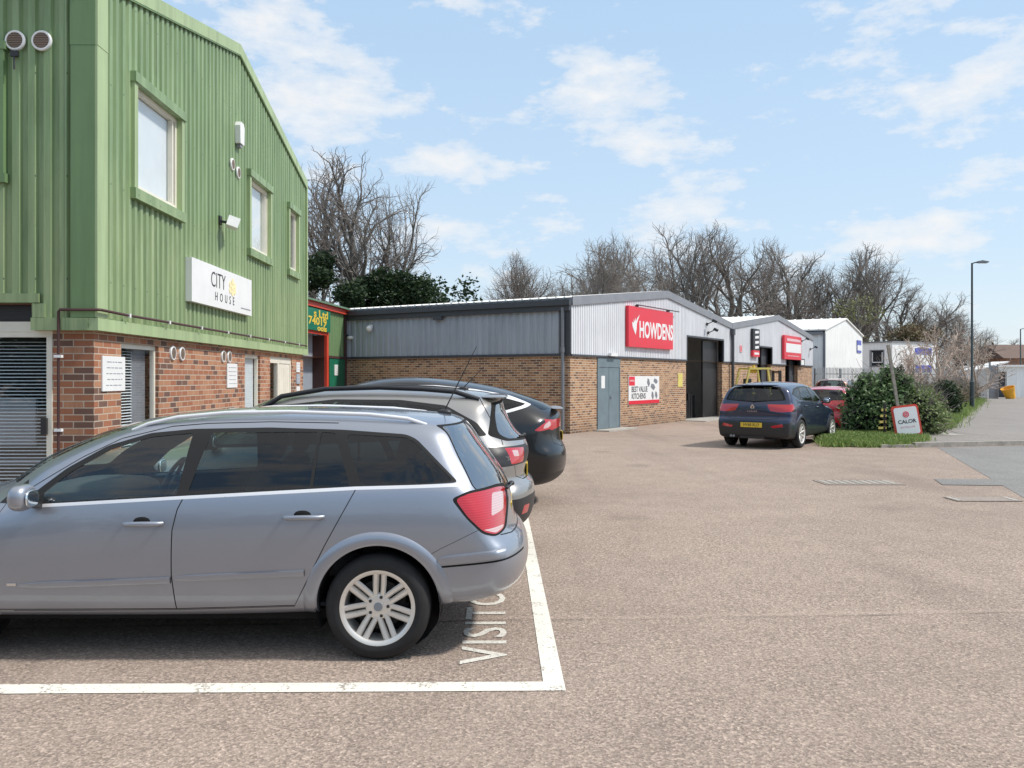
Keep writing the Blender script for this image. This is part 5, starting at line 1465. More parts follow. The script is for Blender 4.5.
c, rz = place(5.70, 20.95, 35., 4.45)
car2, o2, S2 = build_car('suv_car', K_spec, K_paint, c, rz, 'dark navy blue SUV with yellow rear plate parked on the open yard')
Lh = 4.45/2
plate(car2, at_rear(S2, 0, .56)-Lh+.012, .565, 'HV68 XLO')
door_mirror(car2, S2, 1.55, 1.06, K_paint, Lh); door_handle(car2, S2, o2, 'door.front', 2.15, 2.36, .95, K_paint, Lh); door_handle(car2, S2, o2, 'door.rear', 3.1, 3.3, 1.0, K_paint, Lh)
wiper(car2, S2, 1.13, 0, .34, .02, Lh)
xx = at_rear(S2, 0, 1.0)-Lh+.004
f = MB(Matrix.Translation((xx, 0, .985)) @ Matrix.Rotation(PI/2, 4, 'Z') @ Matrix.Rotation(PI/2, 4, 'X'))
f.prism([(0, .075), (.055, 0), (0, -.075), (-.055, 0)], 0, .006, 0, 'z'); f.build('diamond_badge', M['chrome'], car2)
f = MB(Matrix.Translation((xx, 0, .985)) @ Matrix.Rotation(PI/2, 4, 'Z') @ Matrix.Rotation(PI/2, 4, 'X')); f.prism([(0, .035), (.022, 0), (0, -.035), (-.022, 0)], .0062, .008, 0, 'z'); f.build('badge_centre', K_paint, car2)
text_obj('badge_letters', 'KADJAR', .05, M['chrome'], car2, Matrix.Translation((at_rear(S2, 0, .88)-Lh+.004, 0, .885)) @ Matrix.Rotation(PI/2, 4, 'Z') @ Matrix.Rotation(PI/2, 4, 'X'), .001, 'CENTER', 1, 0, 1.5)
f = MB(); f.box(Lh-.16, Lh-.03, -.30, .30, .24, .30, 0); f.tube([(Lh-.2, -.45, .30), (Lh-.03, -.45, .29)], .03, 10, 1); f.tube([(Lh-.2, -.52, .30), (Lh-.03, -.52, .29)], .03, 10, 1); f.build('exhaust', [M['dark'], M['galv']], car2)
f = MB(); f.tube([(Lh-.75, 0, 1.56), (Lh-.66, 0, 1.66)], .006, 6); f.build('aerial', M['dark'], car2)
f = MB(); f.ell((Lh-.33, 0, 1.505), (.10, .56, .02), .7, 24, 8); f.build('spoiler', K_paint, car2, smooth=60)

# ---------------------------------------------------------------- silver SUV in the second bay
P_rear = side_common + [
 ('side', 'window_surround', 'black', R([(1.42, 1.05), (1.75, 1.29), (2.1, 1.43), (2.6, 1.485), (3.2, 1.48), (3.62, 1.43), (3.90, 1.28), (4.0, 1.16), (3.6, 1.14), (2.6, 1.09)], .03)),
 ('side', 'window', 'glasscar', R([(1.50, 1.08), (1.78, 1.28), (2.12, 1.41), (2.50, 1.455), (2.46, 1.11)], .02), 'door.front'),
 ('side', 'window.r', 'glassdark', R([(2.54, 1.12), (2.60, 1.46), (3.18, 1.455), (3.35, 1.17), (3.34, 1.15)], .02), 'door.rear'),
 ('side', 'window.q', 'glassdark', R([(3.42, 1.17), (3.26, 1.445), (3.60, 1.40), (3.86, 1.27), (3.93, 1.18)], .02), None),
 ('rear', 'rubber_seal', 'gap', R([(-.01, 1.48), (.57, 1.45), (.68, 1.30), (.80, 1.16), (.66, 1.10), (-.01, 1.08)], .04)),
 ('rear', 'rear_window', 'glassrear', R([(-.01, 1.455), (.50, 1.43), (.60, 1.30), (.68, 1.17), (.60, 1.12), (-.01, 1.10)], .04)),
 ('rear', 'lamp_band', 'dark', R([(-.01, 1.03), (.85, 1.05), (1.0, 1.06), (1.0, .88), (.8, .88), (-.01, .90)], .02)),
 ('side', 'lamp_band', 'dark', R([(3.98, 1.055), (4.5, 1.055), (4.5, .885), (4.10, .885)], .03)),
 ('rear', 'tail_lamp', 'lensred', R([(.44, 1.03), (.66, 1.04), (.755, 1.045), (.755, .895), (.50, .90)], .02)),
 ('rear', 'tail_lamp_clear', 'lensclear', R([(.60, 1.015), (.69, 1.02), (.69, .965), (.60, .96)], .01), 'tail_lamp'),
 ('rear', 'lower_bumper', 'dark', R([(-.01, .60), (.6, .60), (1.0, .58), (1.0, .2), (-.01, .2)], .02)),
 ('side', 'lower_bumper', 'dark', R([(3.95, .50), (4.15, .585), (4.6, .60), (4.6, .2), (3.9, .2)], .02)),
 ('rear', 'reflector', 'lensred', R([(.58, .52), (.72, .52), (.74, .44), (.60, .44)], .01)),
 ('side', 'shut_or_shade_line', 'gap', strip([(3.92, 1.50), (4.02, 1.32), (4.12, 1.14), (4.14, 1.07)], .007)),
 ('rear', 'shut_or_shade_line', 'gap', strip([(0, .74), (.5, .74), (.66, .78), (.70, .88)], .008)),
 ('front', 'windscreen', 'glasscar', R([(-.01, 1.10), (.66, 1.09), (.56, 1.47), (-.01, 1.50)], .03)),
 ('arch', 'cut', None, circle(3.55, .35, .375, 40)), ('arch', 'cut', None, circle(.90, .35, .375, 40)),
]
P_sil = [(.04, .50), (.0, .62), (.04, .78), (.20, .93), (.60, 1.02), (1.05, 1.07), (1.35, 1.20), (1.75, 1.42), (2.05, 1.535), (2.4, 1.585), (2.9, 1.60), (3.4, 1.59), (3.8, 1.56), (4.02, 1.53), (4.12, 1.48),
         (4.16, 1.36), (4.27, 1.17), (4.36, 1.08), (4.39, .98), (4.37, .86), (4.36, .76), (4.43, .69), (4.45, .60), (4.44, .46), (4.38, .33), (4.2, .27), (3.2, .25), (1.2, .25), (.3, .26), (.08, .34)]
P_paint = paint('silver_metallic', (.36, .352, .34), .8, .42, .08)
P_spec = suv_spec(4.45, 1.84, 1.60, 0, P_paint, P_rear, sil=P_sil, flare=[(3.55, .35, .375, .43, .015), (.90, .35, .375, .43, .015)], crease=[(3.6, .78, 4.4, .72, .10, -.015)],
  axles=(.90, 3.55), R=.345, rimR=.235, wc=.345, track=.905, arch_r=.38, spokes=5, bowr=[.14, .14, .20, .20], bowp=2.6, res=(70, 72, 48), seatz=.66, dz=.15, floor=.26)
car3, o3, S3 = build_car('suv_car', P_spec, P_paint, (.22-4.45/2, 8.72, 0), math.radians(.6), 'silver SUV with black roof rails in the second bay', 'car', 'cars parked nose in along the green building')
Lh = 4.45/2
f = MB()
for sd in (1, -1):
    f = MB(); f.tube([(x-Lh, sd*.61, at_top(S3, x, .60)+h) for x, h in ((1.9, .0), (2.1, .04), (2.5, .05), (3.0, .055), (3.4, .05), (3.7, .045), (3.92, .0))], .022, 8); f.build('roof_rail', M['dark'], car3, smooth=60)
f = MB(); f.ell((Lh-.42, 0, 1.50), (.16, .58, .025), .7, 24, 8); f.build('spoiler', P_paint, car3, smooth=60)
plate(car3, at_rear(S3, 0, .8)-Lh+.01, .80, 'RK19 UJD')
wiper(car3, S3, 1.12, 0, -.36, .01, Lh)
xr = 3.75; zr = at_top(S3, xr, 0)
f = MB(); f.ell((xr-Lh, 0, zr+.005), (.05, .03, .025)); f.tube([(xr-Lh, 0, zr+.02), (xr-Lh+.20, 0, zr+.22)], [.006, .003], 6); f.build('aerial', M['dark'], car3, smooth=50)
door_mirror(car3, S3, 1.55, 1.08, M['dark'], Lh)
text_obj('badge_letters', 'TSi', .05, M['chrome'], car3, Matrix.Translation((4.18-Lh, -at_side(S3, 4.18, .95, 1)-.003, .95)) @ Matrix.Rotation(math.radians(22), 4, 'Z') @ Matrix.Rotation(PI/2, 4, 'X'), .001)

# ---------------------------------------------------------------- black fastback in the third bay
T_sil = [(.05, .50), (.0, .62), (.06, .74), (.30, .86), (.8, .99), (1.15, 1.08), (1.6, 1.33), (2.0, 1.53), (2.35, 1.64), (2.8, 1.685), (3.2, 1.675), (3.7, 1.62), (4.13, 1.54), (4.45, 1.45), (4.70, 1.36), (4.88, 1.265), (4.95, 1.21),
         (4.965, 1.10), (4.97, .87), (5.03, .72), (5.04, .58), (5.0, .42), (4.85, .30), (4.5, .26), (3.2, .25), (1.2, .25), (.3, .26), (.08, .34)]
T_reg = [
 ('side', 'lower_bumper', 'dark', [(.5, .20), (.5, .34), (1.3, .34), (3.5, .36), (4.5, .42), (5.1, .44), (5.1, .2)]),
 ('side', 'door.front', None, [(1.6, .40), (2.6, .40), (2.6, .85), (2.65, 1.10), (2.75, 1.55), (2.2, 1.52), (1.8, 1.34), (1.45, 1.10), (1.5, .7)]),
 ('side', 'door.rear', None, [(2.6, .40), (3.45, .42), (3.62, .72), (3.78, .98), (3.85, 1.12), (3.8, 1.45), (2.75, 1.55), (2.65, 1.10), (2.6, .85)]),
 ('side', 'shut_or_shade_line', 'gap', strip([(3.8, 1.3), (3.85, 1.12), (3.78, .98), (3.62, .72), (3.45, .42), (2.6, .40), (2.6, .85), (2.65, 1.10)], .008)),
 ('side', 'window_trim', 'trimbright', R([(1.50, 1.06), (1.85, 1.31), (2.25, 1.51), (2.7, 1.59), (3.3, 1.585), (3.8, 1.535), (4.25, 1.455), (4.50, 1.365), (4.55, 1.335), (4.48, 1.30), (4.25, 1.235), (3.5, 1.14), (2.5, 1.08)], .04)),
 ('side', 'window_surround', 'gap', R([(1.55, 1.08), (1.88, 1.295), (2.27, 1.475), (2.7, 1.545), (3.3, 1.54), (3.8, 1.49), (4.22, 1.415), (4.47, 1.345), (4.42, 1.32), (4.2, 1.262), (3.5, 1.165), (2.5, 1.105)], .03)),
 ('side', 'window', 'glasscar', R([(1.62, 1.11), (1.9, 1.28), (2.28, 1.45), (2.66, 1.52), (2.6, 1.13)], .02), 'door.front'),
 ('side', 'window.r', 'glassdark', R([(2.70, 1.135), (2.76, 1.52), (3.3, 1.50), (3.72, 1.43), (3.76, 1.20)], .02), 'door.rear'),
 ('side', 'window.q', 'glassdark', R([(3.84, 1.22), (3.82, 1.46), (4.18, 1.40), (4.42, 1.335), (4.2, 1.28)], .02), None),
 ('rear', 'rear_window', 'glassdark', R([(-.01, 1.50), (.52, 1.47), (.66, 1.26), (-.01, 1.27)], .03)),
 ('rear', 'tail_lamp', 'lensred', R([(.40, 1.10), (.62, 1.13), (.80, 1.15), (.80, 1.04), (.70, 1.00), (.4, 1.04)], .02)),
 ('side', 'tail_lamp', 'lensred', R([(4.57, 1.005), (4.66, 1.07), (4.76, 1.13), (5.0, 1.15), (5.0, 1.04), (4.8, 1.02), (4.64, .995)], .02)),
 ('side', 'tail_lamp_clear', 'lensclear', R([(4.69, 1.025), (4.71, 1.075), (4.78, 1.125), (4.80, 1.07), (4.76, 1.035)], .015), 'tail_lamp'),
 ('rear', 'lower_bumper', 'dark', R([(-.01, .46), (.6, .46), (1.1, .44), (1.1, .2), (-.01, .2)], .02)),
 ('rear', 'shut_or_shade_line', 'gap', strip([(0, .78), (.5, .78), (.68, .83), (.72, .96)], .008)),
 ('front', 'windscreen', 'glasscar', R([(-.01, 1.14), (.70, 1.12), (.56, 1.56), (-.01, 1.60)], .03)),
 ('arch', 'cut', None, circle(3.90, .37, .40, 40)), ('arch', 'cut', None, circle(.94, .37, .40, 40)),
]
T_paint = paint('black_gloss', (.004, .005, .007), .0, .3, .03, .45)
T_spec = dict(L=5.04, H=1.68, sil=T_sil, wz=[(0, .90), (.25, .93), (.45, .965), (.6, .985), (.8, .99), (.95, .98), (1.05, .955), (1.15, .91), (1.30, .82), (1.45, .72), (1.58, .63), (1.8, .52)],
  wx=[(0, .86), (.5, .94), (1.0, .985), (1.6, 1.0), (3.6, 1.0), (4.3, .98), (5.04, .93)], rise=.10, regions=fixreg(T_reg, T_paint), k=.10, crown=.05, flare=[(3.90, .37, .40, .46, .012), (.94, .37, .40, .46, .012)],
  axles=(.94, 3.90), R=.37, rimR=.26, wc=.37, track=.98, arch_r=.405, spokes=10, bowr=[.20, .18, .22, .22], bowp=2.6, res=(70, 72, 48), seatz=.60, dz=.12, floor=.26)
car4, o4, S4 = build_car('fastback_car', T_spec, T_paint, (.74-5.04/2, 12.15, 0), math.radians(.9), 'glossy black fastback car with chrome window line, furthest of the parked row', 'car', 'cars parked nose in along the green building')
f = MB(); f.ell((4.90-2.52, 0, 1.275), (.09, .60, .010), .7, 24, 8); f.build('spoiler', M['greylt'], car4, smooth=60)
plate(car4, at_rear(S4, 0, .9)-2.52+.01, .90, 'LT18 KFO')
door_mirror(car4, S4, 1.75, 1.10, T_paint, 2.52)

# ---------------------------------------------------------------- red hatchback and a far car
R_paint = paint('red_gloss', (.72, .02, .03), .0, .28, .05)
R_reg = [r for r in K_rear if r[1] not in ('lower_bumper', 'moulding_black')]
sc = 4.0/4.45; hz = 1.44/1.6
R_reg2 = []
for r in R_reg:
    if r[0] == 'rear' and r[1].startswith('tail_lamp'): continue
    if r[0] == 'side' and r[1].startswith('tail_lamp'): continue
    R_reg2.append(r)
R_reg2 += [('rear', 'tail_lamp', 'lensred', R([(.66, 1.16), (.80, 1.16), (.95, 1.10), (.95, .84), (.74, .82)], .02)), ('side', 'tail_lamp', 'lensred', R([(4.20, 1.14), (4.45, 1.14), (4.45, .84), (4.26, .84)], .02)),
           ('rear', 'lower_bumper', 'dark', R([(-.01, .42), (.5, .42), (.6, .2), (-.01, .2)], .02))]
R_spec = suv_spec(4.0, 1.72, 1.44, 0, R_paint, scale_reg(R_reg2, sc, hz), axles=(.82, 3.20), R=.31, rimR=.20, wc=.31, track=.85, arch_r=.345, spokes=5, bowr=[.10, .08, .12, .14], bowp=2.6, res=(50, 54, 32), seatz=.5, dz=0, floor=.22)
R_spec['regions'] = [r for r in R_spec['regions'] if r[1] != 'cut']+[('arch', 'cut', None, circle(3.20, .315, .34, 36)), ('arch', 'cut', None, circle(.82, .315, .34, 36))]
c, rz = place(9.05, 25.9, 30.5, 4.0)
car5, o5, S5 = build_car('hatchback_car', R_spec, R_paint, c, rz, 'bright red hatchback half hidden between the blue SUV and the bush')
plate(car5, at_rear(S5, 0, .6)-2+.01, .60, 'EN16 VBC'); door_mirror(car5, S5, 1.40, .95, R_paint, 2.0)
F_paint = paint('tan_gloss', (.42, .24, .17), .3, .3, .05)
F_spec = suv_spec(4.45, 1.84, 1.68, 0, F_paint, scale_reg(K_rear, 1, 1.05), axles=(.90, 3.55), R=.345, rimR=.235, wc=.345, track=.905, arch_r=.38, spokes=5, res=(50, 54, 32), seatz=.6, dz=.1, floor=.26)
c, rz = place(16.4, 45.4, 30.5, 4.45)
car6, o6, S6 = build_car('suv_car', F_spec, F_paint, c, rz, 'copper tan tall car, only its roof and rear window visible beyond the red hatchback')
plate(car6, at_rear(S6, 0, .6)-2.225+.01, .60, 'GY15 TMU')
# ================================================================== VEGETATION
def np_mesh(name, V, Fq, m, parent=None, nper=4):
    me = bpy.data.meshes.new(name)
    V = np.asarray(V, dtype=np.float32); Fq = np.asarray(Fq, dtype=np.int32)
    me.vertices.add(len(V)); me.vertices.foreach_set('co', V.ravel())
    me.loops.add(Fq.size); me.loops.foreach_set('vertex_index', Fq.ravel())
    me.polygons.add(len(Fq)); me.polygons.foreach_set('loop_start', np.arange(0, Fq.size, nper, dtype=np.int32))
    me.materials.append(m); me.update(calc_edges=True)
    o = bpy.data.objects.new(name, me); COL.objects.link(o)
    if parent: o.parent = parent
    return o

def branch_mesh(paths):
    """paths: list of (points Nx3, radii N, sides) -> V, F"""
    V = []; Fq = []; b = 0
    for P, R_, n in paths:
        P = np.asarray(P); d = np.gradient(P, axis=0); d /= np.maximum(np.linalg.norm(d, axis=1, keepdims=True), 1e-6)
        a = np.cross(d, np.array([.31, .77, .55])); a /= np.maximum(np.linalg.norm(a, axis=1, keepdims=True), 1e-6)
        c = np.cross(d, a); t = np.arange(n)*2*PI/n
        ring = P[:, None]+(a[:, None]*np.cos(t)[None, :, None]+c[:, None]*np.sin(t)[None, :, None])*np.asarray(R_)[:, None, None]
        V.append(ring.reshape(-1, 3)); m_ = len(P)
        i = np.arange(m_-1)[:, None]*n; k = np.arange(n)[None]; k2 = (k+1) % n
        Fq.append((np.stack([i+k, i+k2, i+n+k2, i+n+k], -1).reshape(-1, 4))+b); b += m_*n
    return np.concatenate(V), np.concatenate(Fq)

def bare_tree(name, seed, h=12., spread=.55, trunk_r=.28, fork=.28, levels=5, m=None, droop=.0, dens=1., crown_m=None, stems=1, twr=.0085):
    rng = np.random.default_rng(seed); thick = []; thin = []
    def grow(p, d, L_, r, lv):
        n = max(3, int(5-lv*.5)); pts = [p]; 
        cur = p.copy(); dd = d.copy()
        for i in range(n):
            dd = dd+rng.normal(0, .12+.045*lv, 3)+np.array([0, 0, .10 if lv < 3 else .06-droop]); dd /= np.linalg.norm(dd)
            cur = cur+dd*L_/n; pts.append(cur.copy())
        r1 = max(r*(.55 if lv else .62), twr*.5)
        rad = np.linspace(r, r1, n+1)
        (thick if r > .05 else thin).append((np.array(pts), rad, 7 if lv == 0 else (5 if lv < 3 else 3)))
        if lv >= levels or L_ < .25: return
        k = [rng.integers(4, 6), rng.integers(4, 7), rng.integers(4, 7), rng.integers(4, 6), rng.integers(3, 5)][min(lv, 4)]
        k = max(2, int(round(k*dens)))
        for j in range(k):
            t = (fork if lv == 0 else .22)+(1-(fork if lv == 0 else .22))*(j+rng.random()*.8)/k; t = min(t, 1.)
            u = t*n; i = min(int(u), n-1); q = pts[i]+(pts[i+1]-pts[i])*(u-i)
            ax = pts[i+1]-pts[i]; ax /= np.linalg.norm(ax)
            s = np.cross(ax, rng.normal(0, 1, 3)); s /= np.linalg.norm(s)
            ang = spread*(.75+.6*rng.random())*(1.15-.35*t)
            nd = ax*math.cos(ang)+s*math.sin(ang)
            grow(q, nd, L_*(.74-.16*t+.12*rng.random())*(.92 if lv else .85), max((r+(r1-r)*t)*(.56+.18*rng.random()), twr), lv+1)
        # leader
        grow(pts[-1], dd, L_*.6, r1, lv+1)
    for s in range(stems):
        d0 = np.array([rng.normal(0, .05 if stems == 1 else .28), rng.normal(0, .05 if stems == 1 else .28), 1.]); d0 /= np.linalg.norm(d0)
        grow(np.array([rng.normal(0, .02*stems), rng.normal(0, .02*stems), -.1]), d0, h*.46, trunk_r, 0)
    top = max(p[0][:, 2].max() for p in thick+thin)
    sc = h/top
    root = empty(name)
    V, Fq = branch_mesh(thick); np_mesh('trunk', V*sc, Fq, m or M['bark'], root)
    if thin:
        V, Fq = branch_mesh(thin); np_mesh('crown', V*sc, Fq, crown_m or M['twig'], root)
    return root, sc

def leaf_cloud(name, blobs, n, size, m, parent=None, seed=0, shell=.75, up=.0, aspect=.5, hollow=True):
    """leaf-sized quads through a set of ellipsoids: blobs (x, y, z, rx, ry, rz)"""
    rng = np.random.default_rng(seed); B = np.array(blobs, float)
    vol = (B[:, 3]*B[:, 4]*B[:, 5])**.67; idx = rng.choice(len(B), n, p=vol/vol.sum())
    d = rng.normal(0, 1, (n, 3)); d /= np.linalg.norm(d, axis=1, keepdims=True)
    r = (shell+(1-shell)*rng.random(n))*(1+.16*np.sin(d[:, 0]*5+idx)*np.cos(d[:, 1]*6+idx*2))*(1+.12*rng.normal(0, 1, n))
    C = B[idx, :3]+d*r[:, None]*B[idx, 3:]*(1+.25*(rng.random(n) < .12)[:, None]*rng.random(n)[:, None])
    C = C[C[:, 2] > .02]; n = len(C); d = d[:n]
    a = rng.normal(0, 1, (n, 3)); a[:, 2] = a[:, 2]*.6+up; a /= np.linalg.norm(a, axis=1, keepdims=True)
    b = np.cross(a, rng.normal(0, 1, (n, 3))); b /= np.linalg.norm(b, axis=1, keepdims=True)
    s = size*(.6+.8*rng.random(n))[:, None]
    V = np.stack([C-a*s, C+b*s*aspect, C+a*s, C-b*s*aspect], 1).reshape(-1, 3); V[:, 2] = np.maximum(V[:, 2], .01)
    return np_mesh(name, V, np.arange(4*n).reshape(-1, 4), m, parent)

def twig_cloud(name, blobs, n, ln, m, parent=None, seed=0, r=.006):
    rng = np.random.default_rng(seed); B = np.array(blobs, float); paths = []
    for i in range(n):
        b = B[rng.integers(len(B))]; d = rng.normal(0, 1, 3); d /= np.linalg.norm(d)
        p = b[:3]+d*b[3:]*rng.random()**.5; p[2] = max(p[2], .05)
        u = d*.6+rng.normal(0, .5, 3)+np.array([0, 0, .7]); u /= np.linalg.norm(u)
        q = p+u*ln*rng.random(); w = q+(u+rng.normal(0, .35, 3))*ln*.5
        paths.append((np.array([p, q, w]), np.array([r*1.5, r, r*.5]), 3))
    V, Fq = branch_mesh(paths); return np_mesh(name, V, Fq, m, parent)

# prototypes of bare trees, reused with their own size and turn
def put_tree(proto, px, D, top, label, cat='tree', group='bare trees behind the units', rot=0, wide=1., first=[]):
    root, ph = proto
    if root.name not in first: first.append(root.name); o = root
    else: o = copy_tree(root)
    H = gz(top, D); s = H/ph
    o.location = (gp(px, D), D, 0); o.rotation_euler = (0, 0, rot); o.scale = (s*wide, s*wide, s); tag(o, label, cat, group); return o
T1 = (bare_tree('bare_tree', 11, 12, .64, .34, .20, 5, dens=.72)[0], 12)
T2 = (bare_tree('bare_tree', 29, 12, .52, .26, .25, 5, dens=.70)[0], 12)
T3 = (bare_tree('bare_tree', 37, 12, .70, .32, .18, 5, dens=.68)[0], 12)
T4 = (bare_tree('slender_tree', 41, 12, .40, .15, .3, 5, dens=.9)[0], 12)
put_tree(T1, 352, 47, 152, 'large dark bare tree rising beside the green gable', rot=.4, wide=1.05)
put_tree(T3, 318, 52, 160, 'bare tree half hidden by the green gable edge', rot=2.2, wide=.9)
put_tree(T2, 382, 49, 176, 'bare tree on the right of the big dark tree', rot=2.9, wide=.72)
put_tree(T2, 508, 66, 262, 'small faint bare tree left of the HOWDENS unit ridge', rot=3.2, wide=.8)
put_tree(T4, 545, 66, 250, 'thin bare tree above the blue grey flank roof', rot=.2, wide=1.2)
put_tree(T4, 577, 68, 243, 'slender bare tree, second of the thin trees over the flank roof', rot=2., wide=1.2)
put_tree(T2, 612, 70, 228, 'upright bare tree directly above the HOWDENS sign', rot=4.1, wide=1.)
put_tree(T4, 640, 70, 246, 'thin bare tree right above the HOWDENS gable apex', rot=5.1, wide=1.3)
put_tree(T1, 690, 82, 228, 'bare tree with fan of branches above the first gable slope', rot=2.6, wide=.85)
put_tree(T3, 738, 84, 226, 'widest bare tree, over the valley between the two units', rot=.9, wide=1.05)
put_tree(T1, 784, 88, 240, 'spreading bare tree above the second gable', rot=5.0, wide=.95)
put_tree(T3, 845, 92, 246, 'bare tree above the white warehouse apex', rot=3.9, wide=.9)
put_tree(T2, 880, 92, 250, 'rounded bare tree right of the white warehouse', rot=.6, wide=1.0)
put_tree(T1, 905, 94, 284, 'lower bare tree above the site cabin', rot=1.9, wide=1.1)
put_tree(T4, 935, 94, 305, 'small bare tree above the right end of the cabin', rot=1.1, wide=1.8)
put_tree(T2, 660, 88, 238, 'pale bare tree in the gap above the first gable apex', rot=1.7, wide=1.0)
put_tree(T2, 818, 95, 262, 'bare tree low between second gable and white warehouse', rot=2.9, wide=1.2)
# pale tangled small trees along the far fence
put_tree(T3, 528, 74, 254, 'low bare tree between two thin trees over the flank roof', rot=1.3, wide=1.)
put_tree(T1, 594, 76, 236, 'broad bare tree behind the left end of the HOWDENS gable', rot=3.3, wide=1.)
put_tree(T3, 652, 80, 238, 'bare tree behind the apex of the first gable', rot=5.6, wide=1.1)
put_tree(T2, 718, 90, 222, 'tall pale bare tree left of the widest bare tree', rot=.1, wide=1.3)
put_tree(T3, 762, 92, 230, 'pale bare tree right of the widest bare tree', rot=4.4, wide=1.1)
put_tree(T1, 800, 96, 252, 'bare tree behind the end of the second gable', rot=2.2, wide=1.1)
put_tree(T1, 866, 98, 244, 'tall bare tree behind the white warehouse right slope', rot=.8, wide=1.1)
put_tree(T3, 925, 100, 292, 'low wide bare tree beyond the site cabin', rot=2.8, wide=1.2)
put_tree(T1, 958, 104, 312, 'small bare tree just left of the tall street lamp', rot=3.7, wide=1.3)
put_tree(T2, 986, 110, 326, 'far small bare tree right of the tall street lamp', rot=.3, wide=1.4)
put_tree(T1, 1012, 135, 338, 'faint far bare tree above the brown roofed house', rot=1.3, wide=1.3)
T5 = (bare_tree('small_bare_tree', 53, 5, .85, .10, .12, 4, M['twigpink'], .02, .58, M['twigpink'], 3, .016)[0], 5)
put_tree(T5, 941, 54, 318, 'pale tangled bare tree in front of the palisade fence', group='small pale trees by the fence', rot=.5, wide=1.05)
put_tree(T5, 922, 52, 336, 'small pale bare tree before the blue cabin panels', group='small pale trees by the fence', rot=2.5, wide=1.0)
put_tree(T5, 966, 60, 332, 'low pale bare tree behind the street lamp', group='small pale trees by the fence', rot=4.0, wide=1.1)

def evergreen(name, px, D, base_z, top, w, label, m, seed, n=5000, kind='round', size=.12, group=None):
    H = gz(top, D); R_ = w/F*D/2; x = gp(px, D); rng = np.random.default_rng(seed)
    root = empty(name, (x, D, 0)); tag(root, label, 'tree' if kind != 'bush' else 'bush', group)
    bl = []
    if kind == 'cone':
        for k in range(9):
            t = k/8; z = H*(.15+.80*t); r = R_*(1.05-.85*t)
            for j in range(3): a = rng.random()*6.3; bl.append((math.cos(a)*r*.45, math.sin(a)*r*.45, z, r*.75, r*.75, H*.09))
    else:
        for k in range(14):
            a = rng.random()*6.3; q = rng.random()**.5*R_*.8; z = H*(.25+.6*rng.random()); s = R_*(.25+.25*rng.random())
            bl.append((math.cos(a)*q, math.sin(a)*q*.7, min(z, H-s*.8) if k > 4 else H*(.72+.05*k)-s*.5, s, s, s*.8))
    leaf_cloud('crown', bl, n, size, m, root, seed, .55)
    t = MB(); t.tube([(0, 0, -.1), (.05, .02, H*.5), (0, 0, H*.85)], [R_*.08+.06, R_*.06+.03, .02], 8); t.build('trunk', M['bark'], root)
    return root
evergreen('ivy_clad_tree', 342, 44, 0, 240, 100, 'dark ivy covered mass at the foot of the big bare tree', M['leafdk'], 5, 15000, size=.11)
evergreen('ivy_clad_tree', 388, 45, 0, 262, 80, 'dark evergreen scrub above the grey flank roof, beside the ivy mass', M['leafdk'], 6, 11000, size=.11)
evergreen('conifer', 432, 52, 0, 276, 130, 'dark conifer above the flank roof, left of two', M['leafdk'], 7, 6000, 'cone', size=.13)
evergreen('conifer', 466, 54, 0, 280, 120, 'conifer above the flank roof, right of two', M['leafdk'], 8, 5000, 'cone', size=.13)
evergreen('conifer', 410, 50, 0, 276, 60, 'low dark conifer between ivy scrub and taller conifers', M['leafdk'], 9, 4000, size=.12)
evergreen('budding_tree', 858, 84, 0, 286, 48, 'yellow green budding tree above the white warehouse ridge', M['leafbud'], 10, 1500, size=.10)
evergreen('conifer', 992, 120, 0, 345, 14, 'small dark conifer beside the distant house', M['leafdk'], 12, 1500, 'cone', size=.25)
evergreen('conifer', 999, 122, 0, 350, 12, 'second small dark conifer beside the distant house, right of the other', M['leafdk'], 13, 1500, 'cone', size=.25)
evergreen('green_tree', 912, 80, 0, 318, 60, 'dull olive tree crown behind the site cabin', M['leafbr'], 14, 6000, size=.12)
# far wood closing the horizon
rng = np.random.default_rng(77); bl = []
for k in range(120):
    px = 250+830*k/120; D = 150+rng.random()*30; h = (16 if px > 900 else 22)*(.7+.5*rng.random())/F*D+2
    bl.append((gp(px, D), D, h*.45, 6, 5, h*.55))
w = twig_cloud('far_wood', bl, 7000, 2.0, M['twig'], None, 5, .025); tag(w, 'distant grey brown wood along the skyline', 'wood', kind='stuff')
w2 = leaf_cloud('far_undergrowth', [(b[0], b[1]+2, b[2]*.7, b[3], b[4], b[5]*.7) for b in bl], 12000, .5, M['leafbr'], None, 4, .5); tag(w2, 'dull undergrowth below the distant wood', 'undergrowth', kind='stuff')

# bush, hedge, verge
def bush(name, label, blobs, n, size, m, tw, seed, loc, cat='bush', group=None):
    root = empty(name, loc); tag(root, label, cat, group)
    leaf_cloud('foliage', blobs, n, size, m, root, seed, .50, .2)
    if tw: twig_cloud('stems', blobs, tw, .5, M['twig'], root, seed, .007)
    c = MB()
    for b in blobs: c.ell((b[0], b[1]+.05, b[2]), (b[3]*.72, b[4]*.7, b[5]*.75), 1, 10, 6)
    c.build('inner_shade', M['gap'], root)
    return root
bush('laurel_bush', 'big glossy green bush behind the grass, right of the red car', [(-.35, .3, .75, .62, .7, .75), (0, .3, 1.15, .60, .7, .62), (.45, .2, .9, .55, .7, .75), (.1, -.1, .6, .75, .6, .6), (-.25, .2, 1.5, .35, .4, .35), (.75, .5, 1.0, .5, .5, .6), (-.75, .1, 1.15, .22, .25, .3), (.25, .1, 1.78, .22, .25, .28), (-.55, -.1, 1.5, .15, .2, .3), (.7, 0, 1.55, .25, .25, .25), (-.9, 0, .5, .2, .25, .35)], 10500, .055, M['leaf'], 160, 21, (gp(880, 24.6), 24.6, 0))
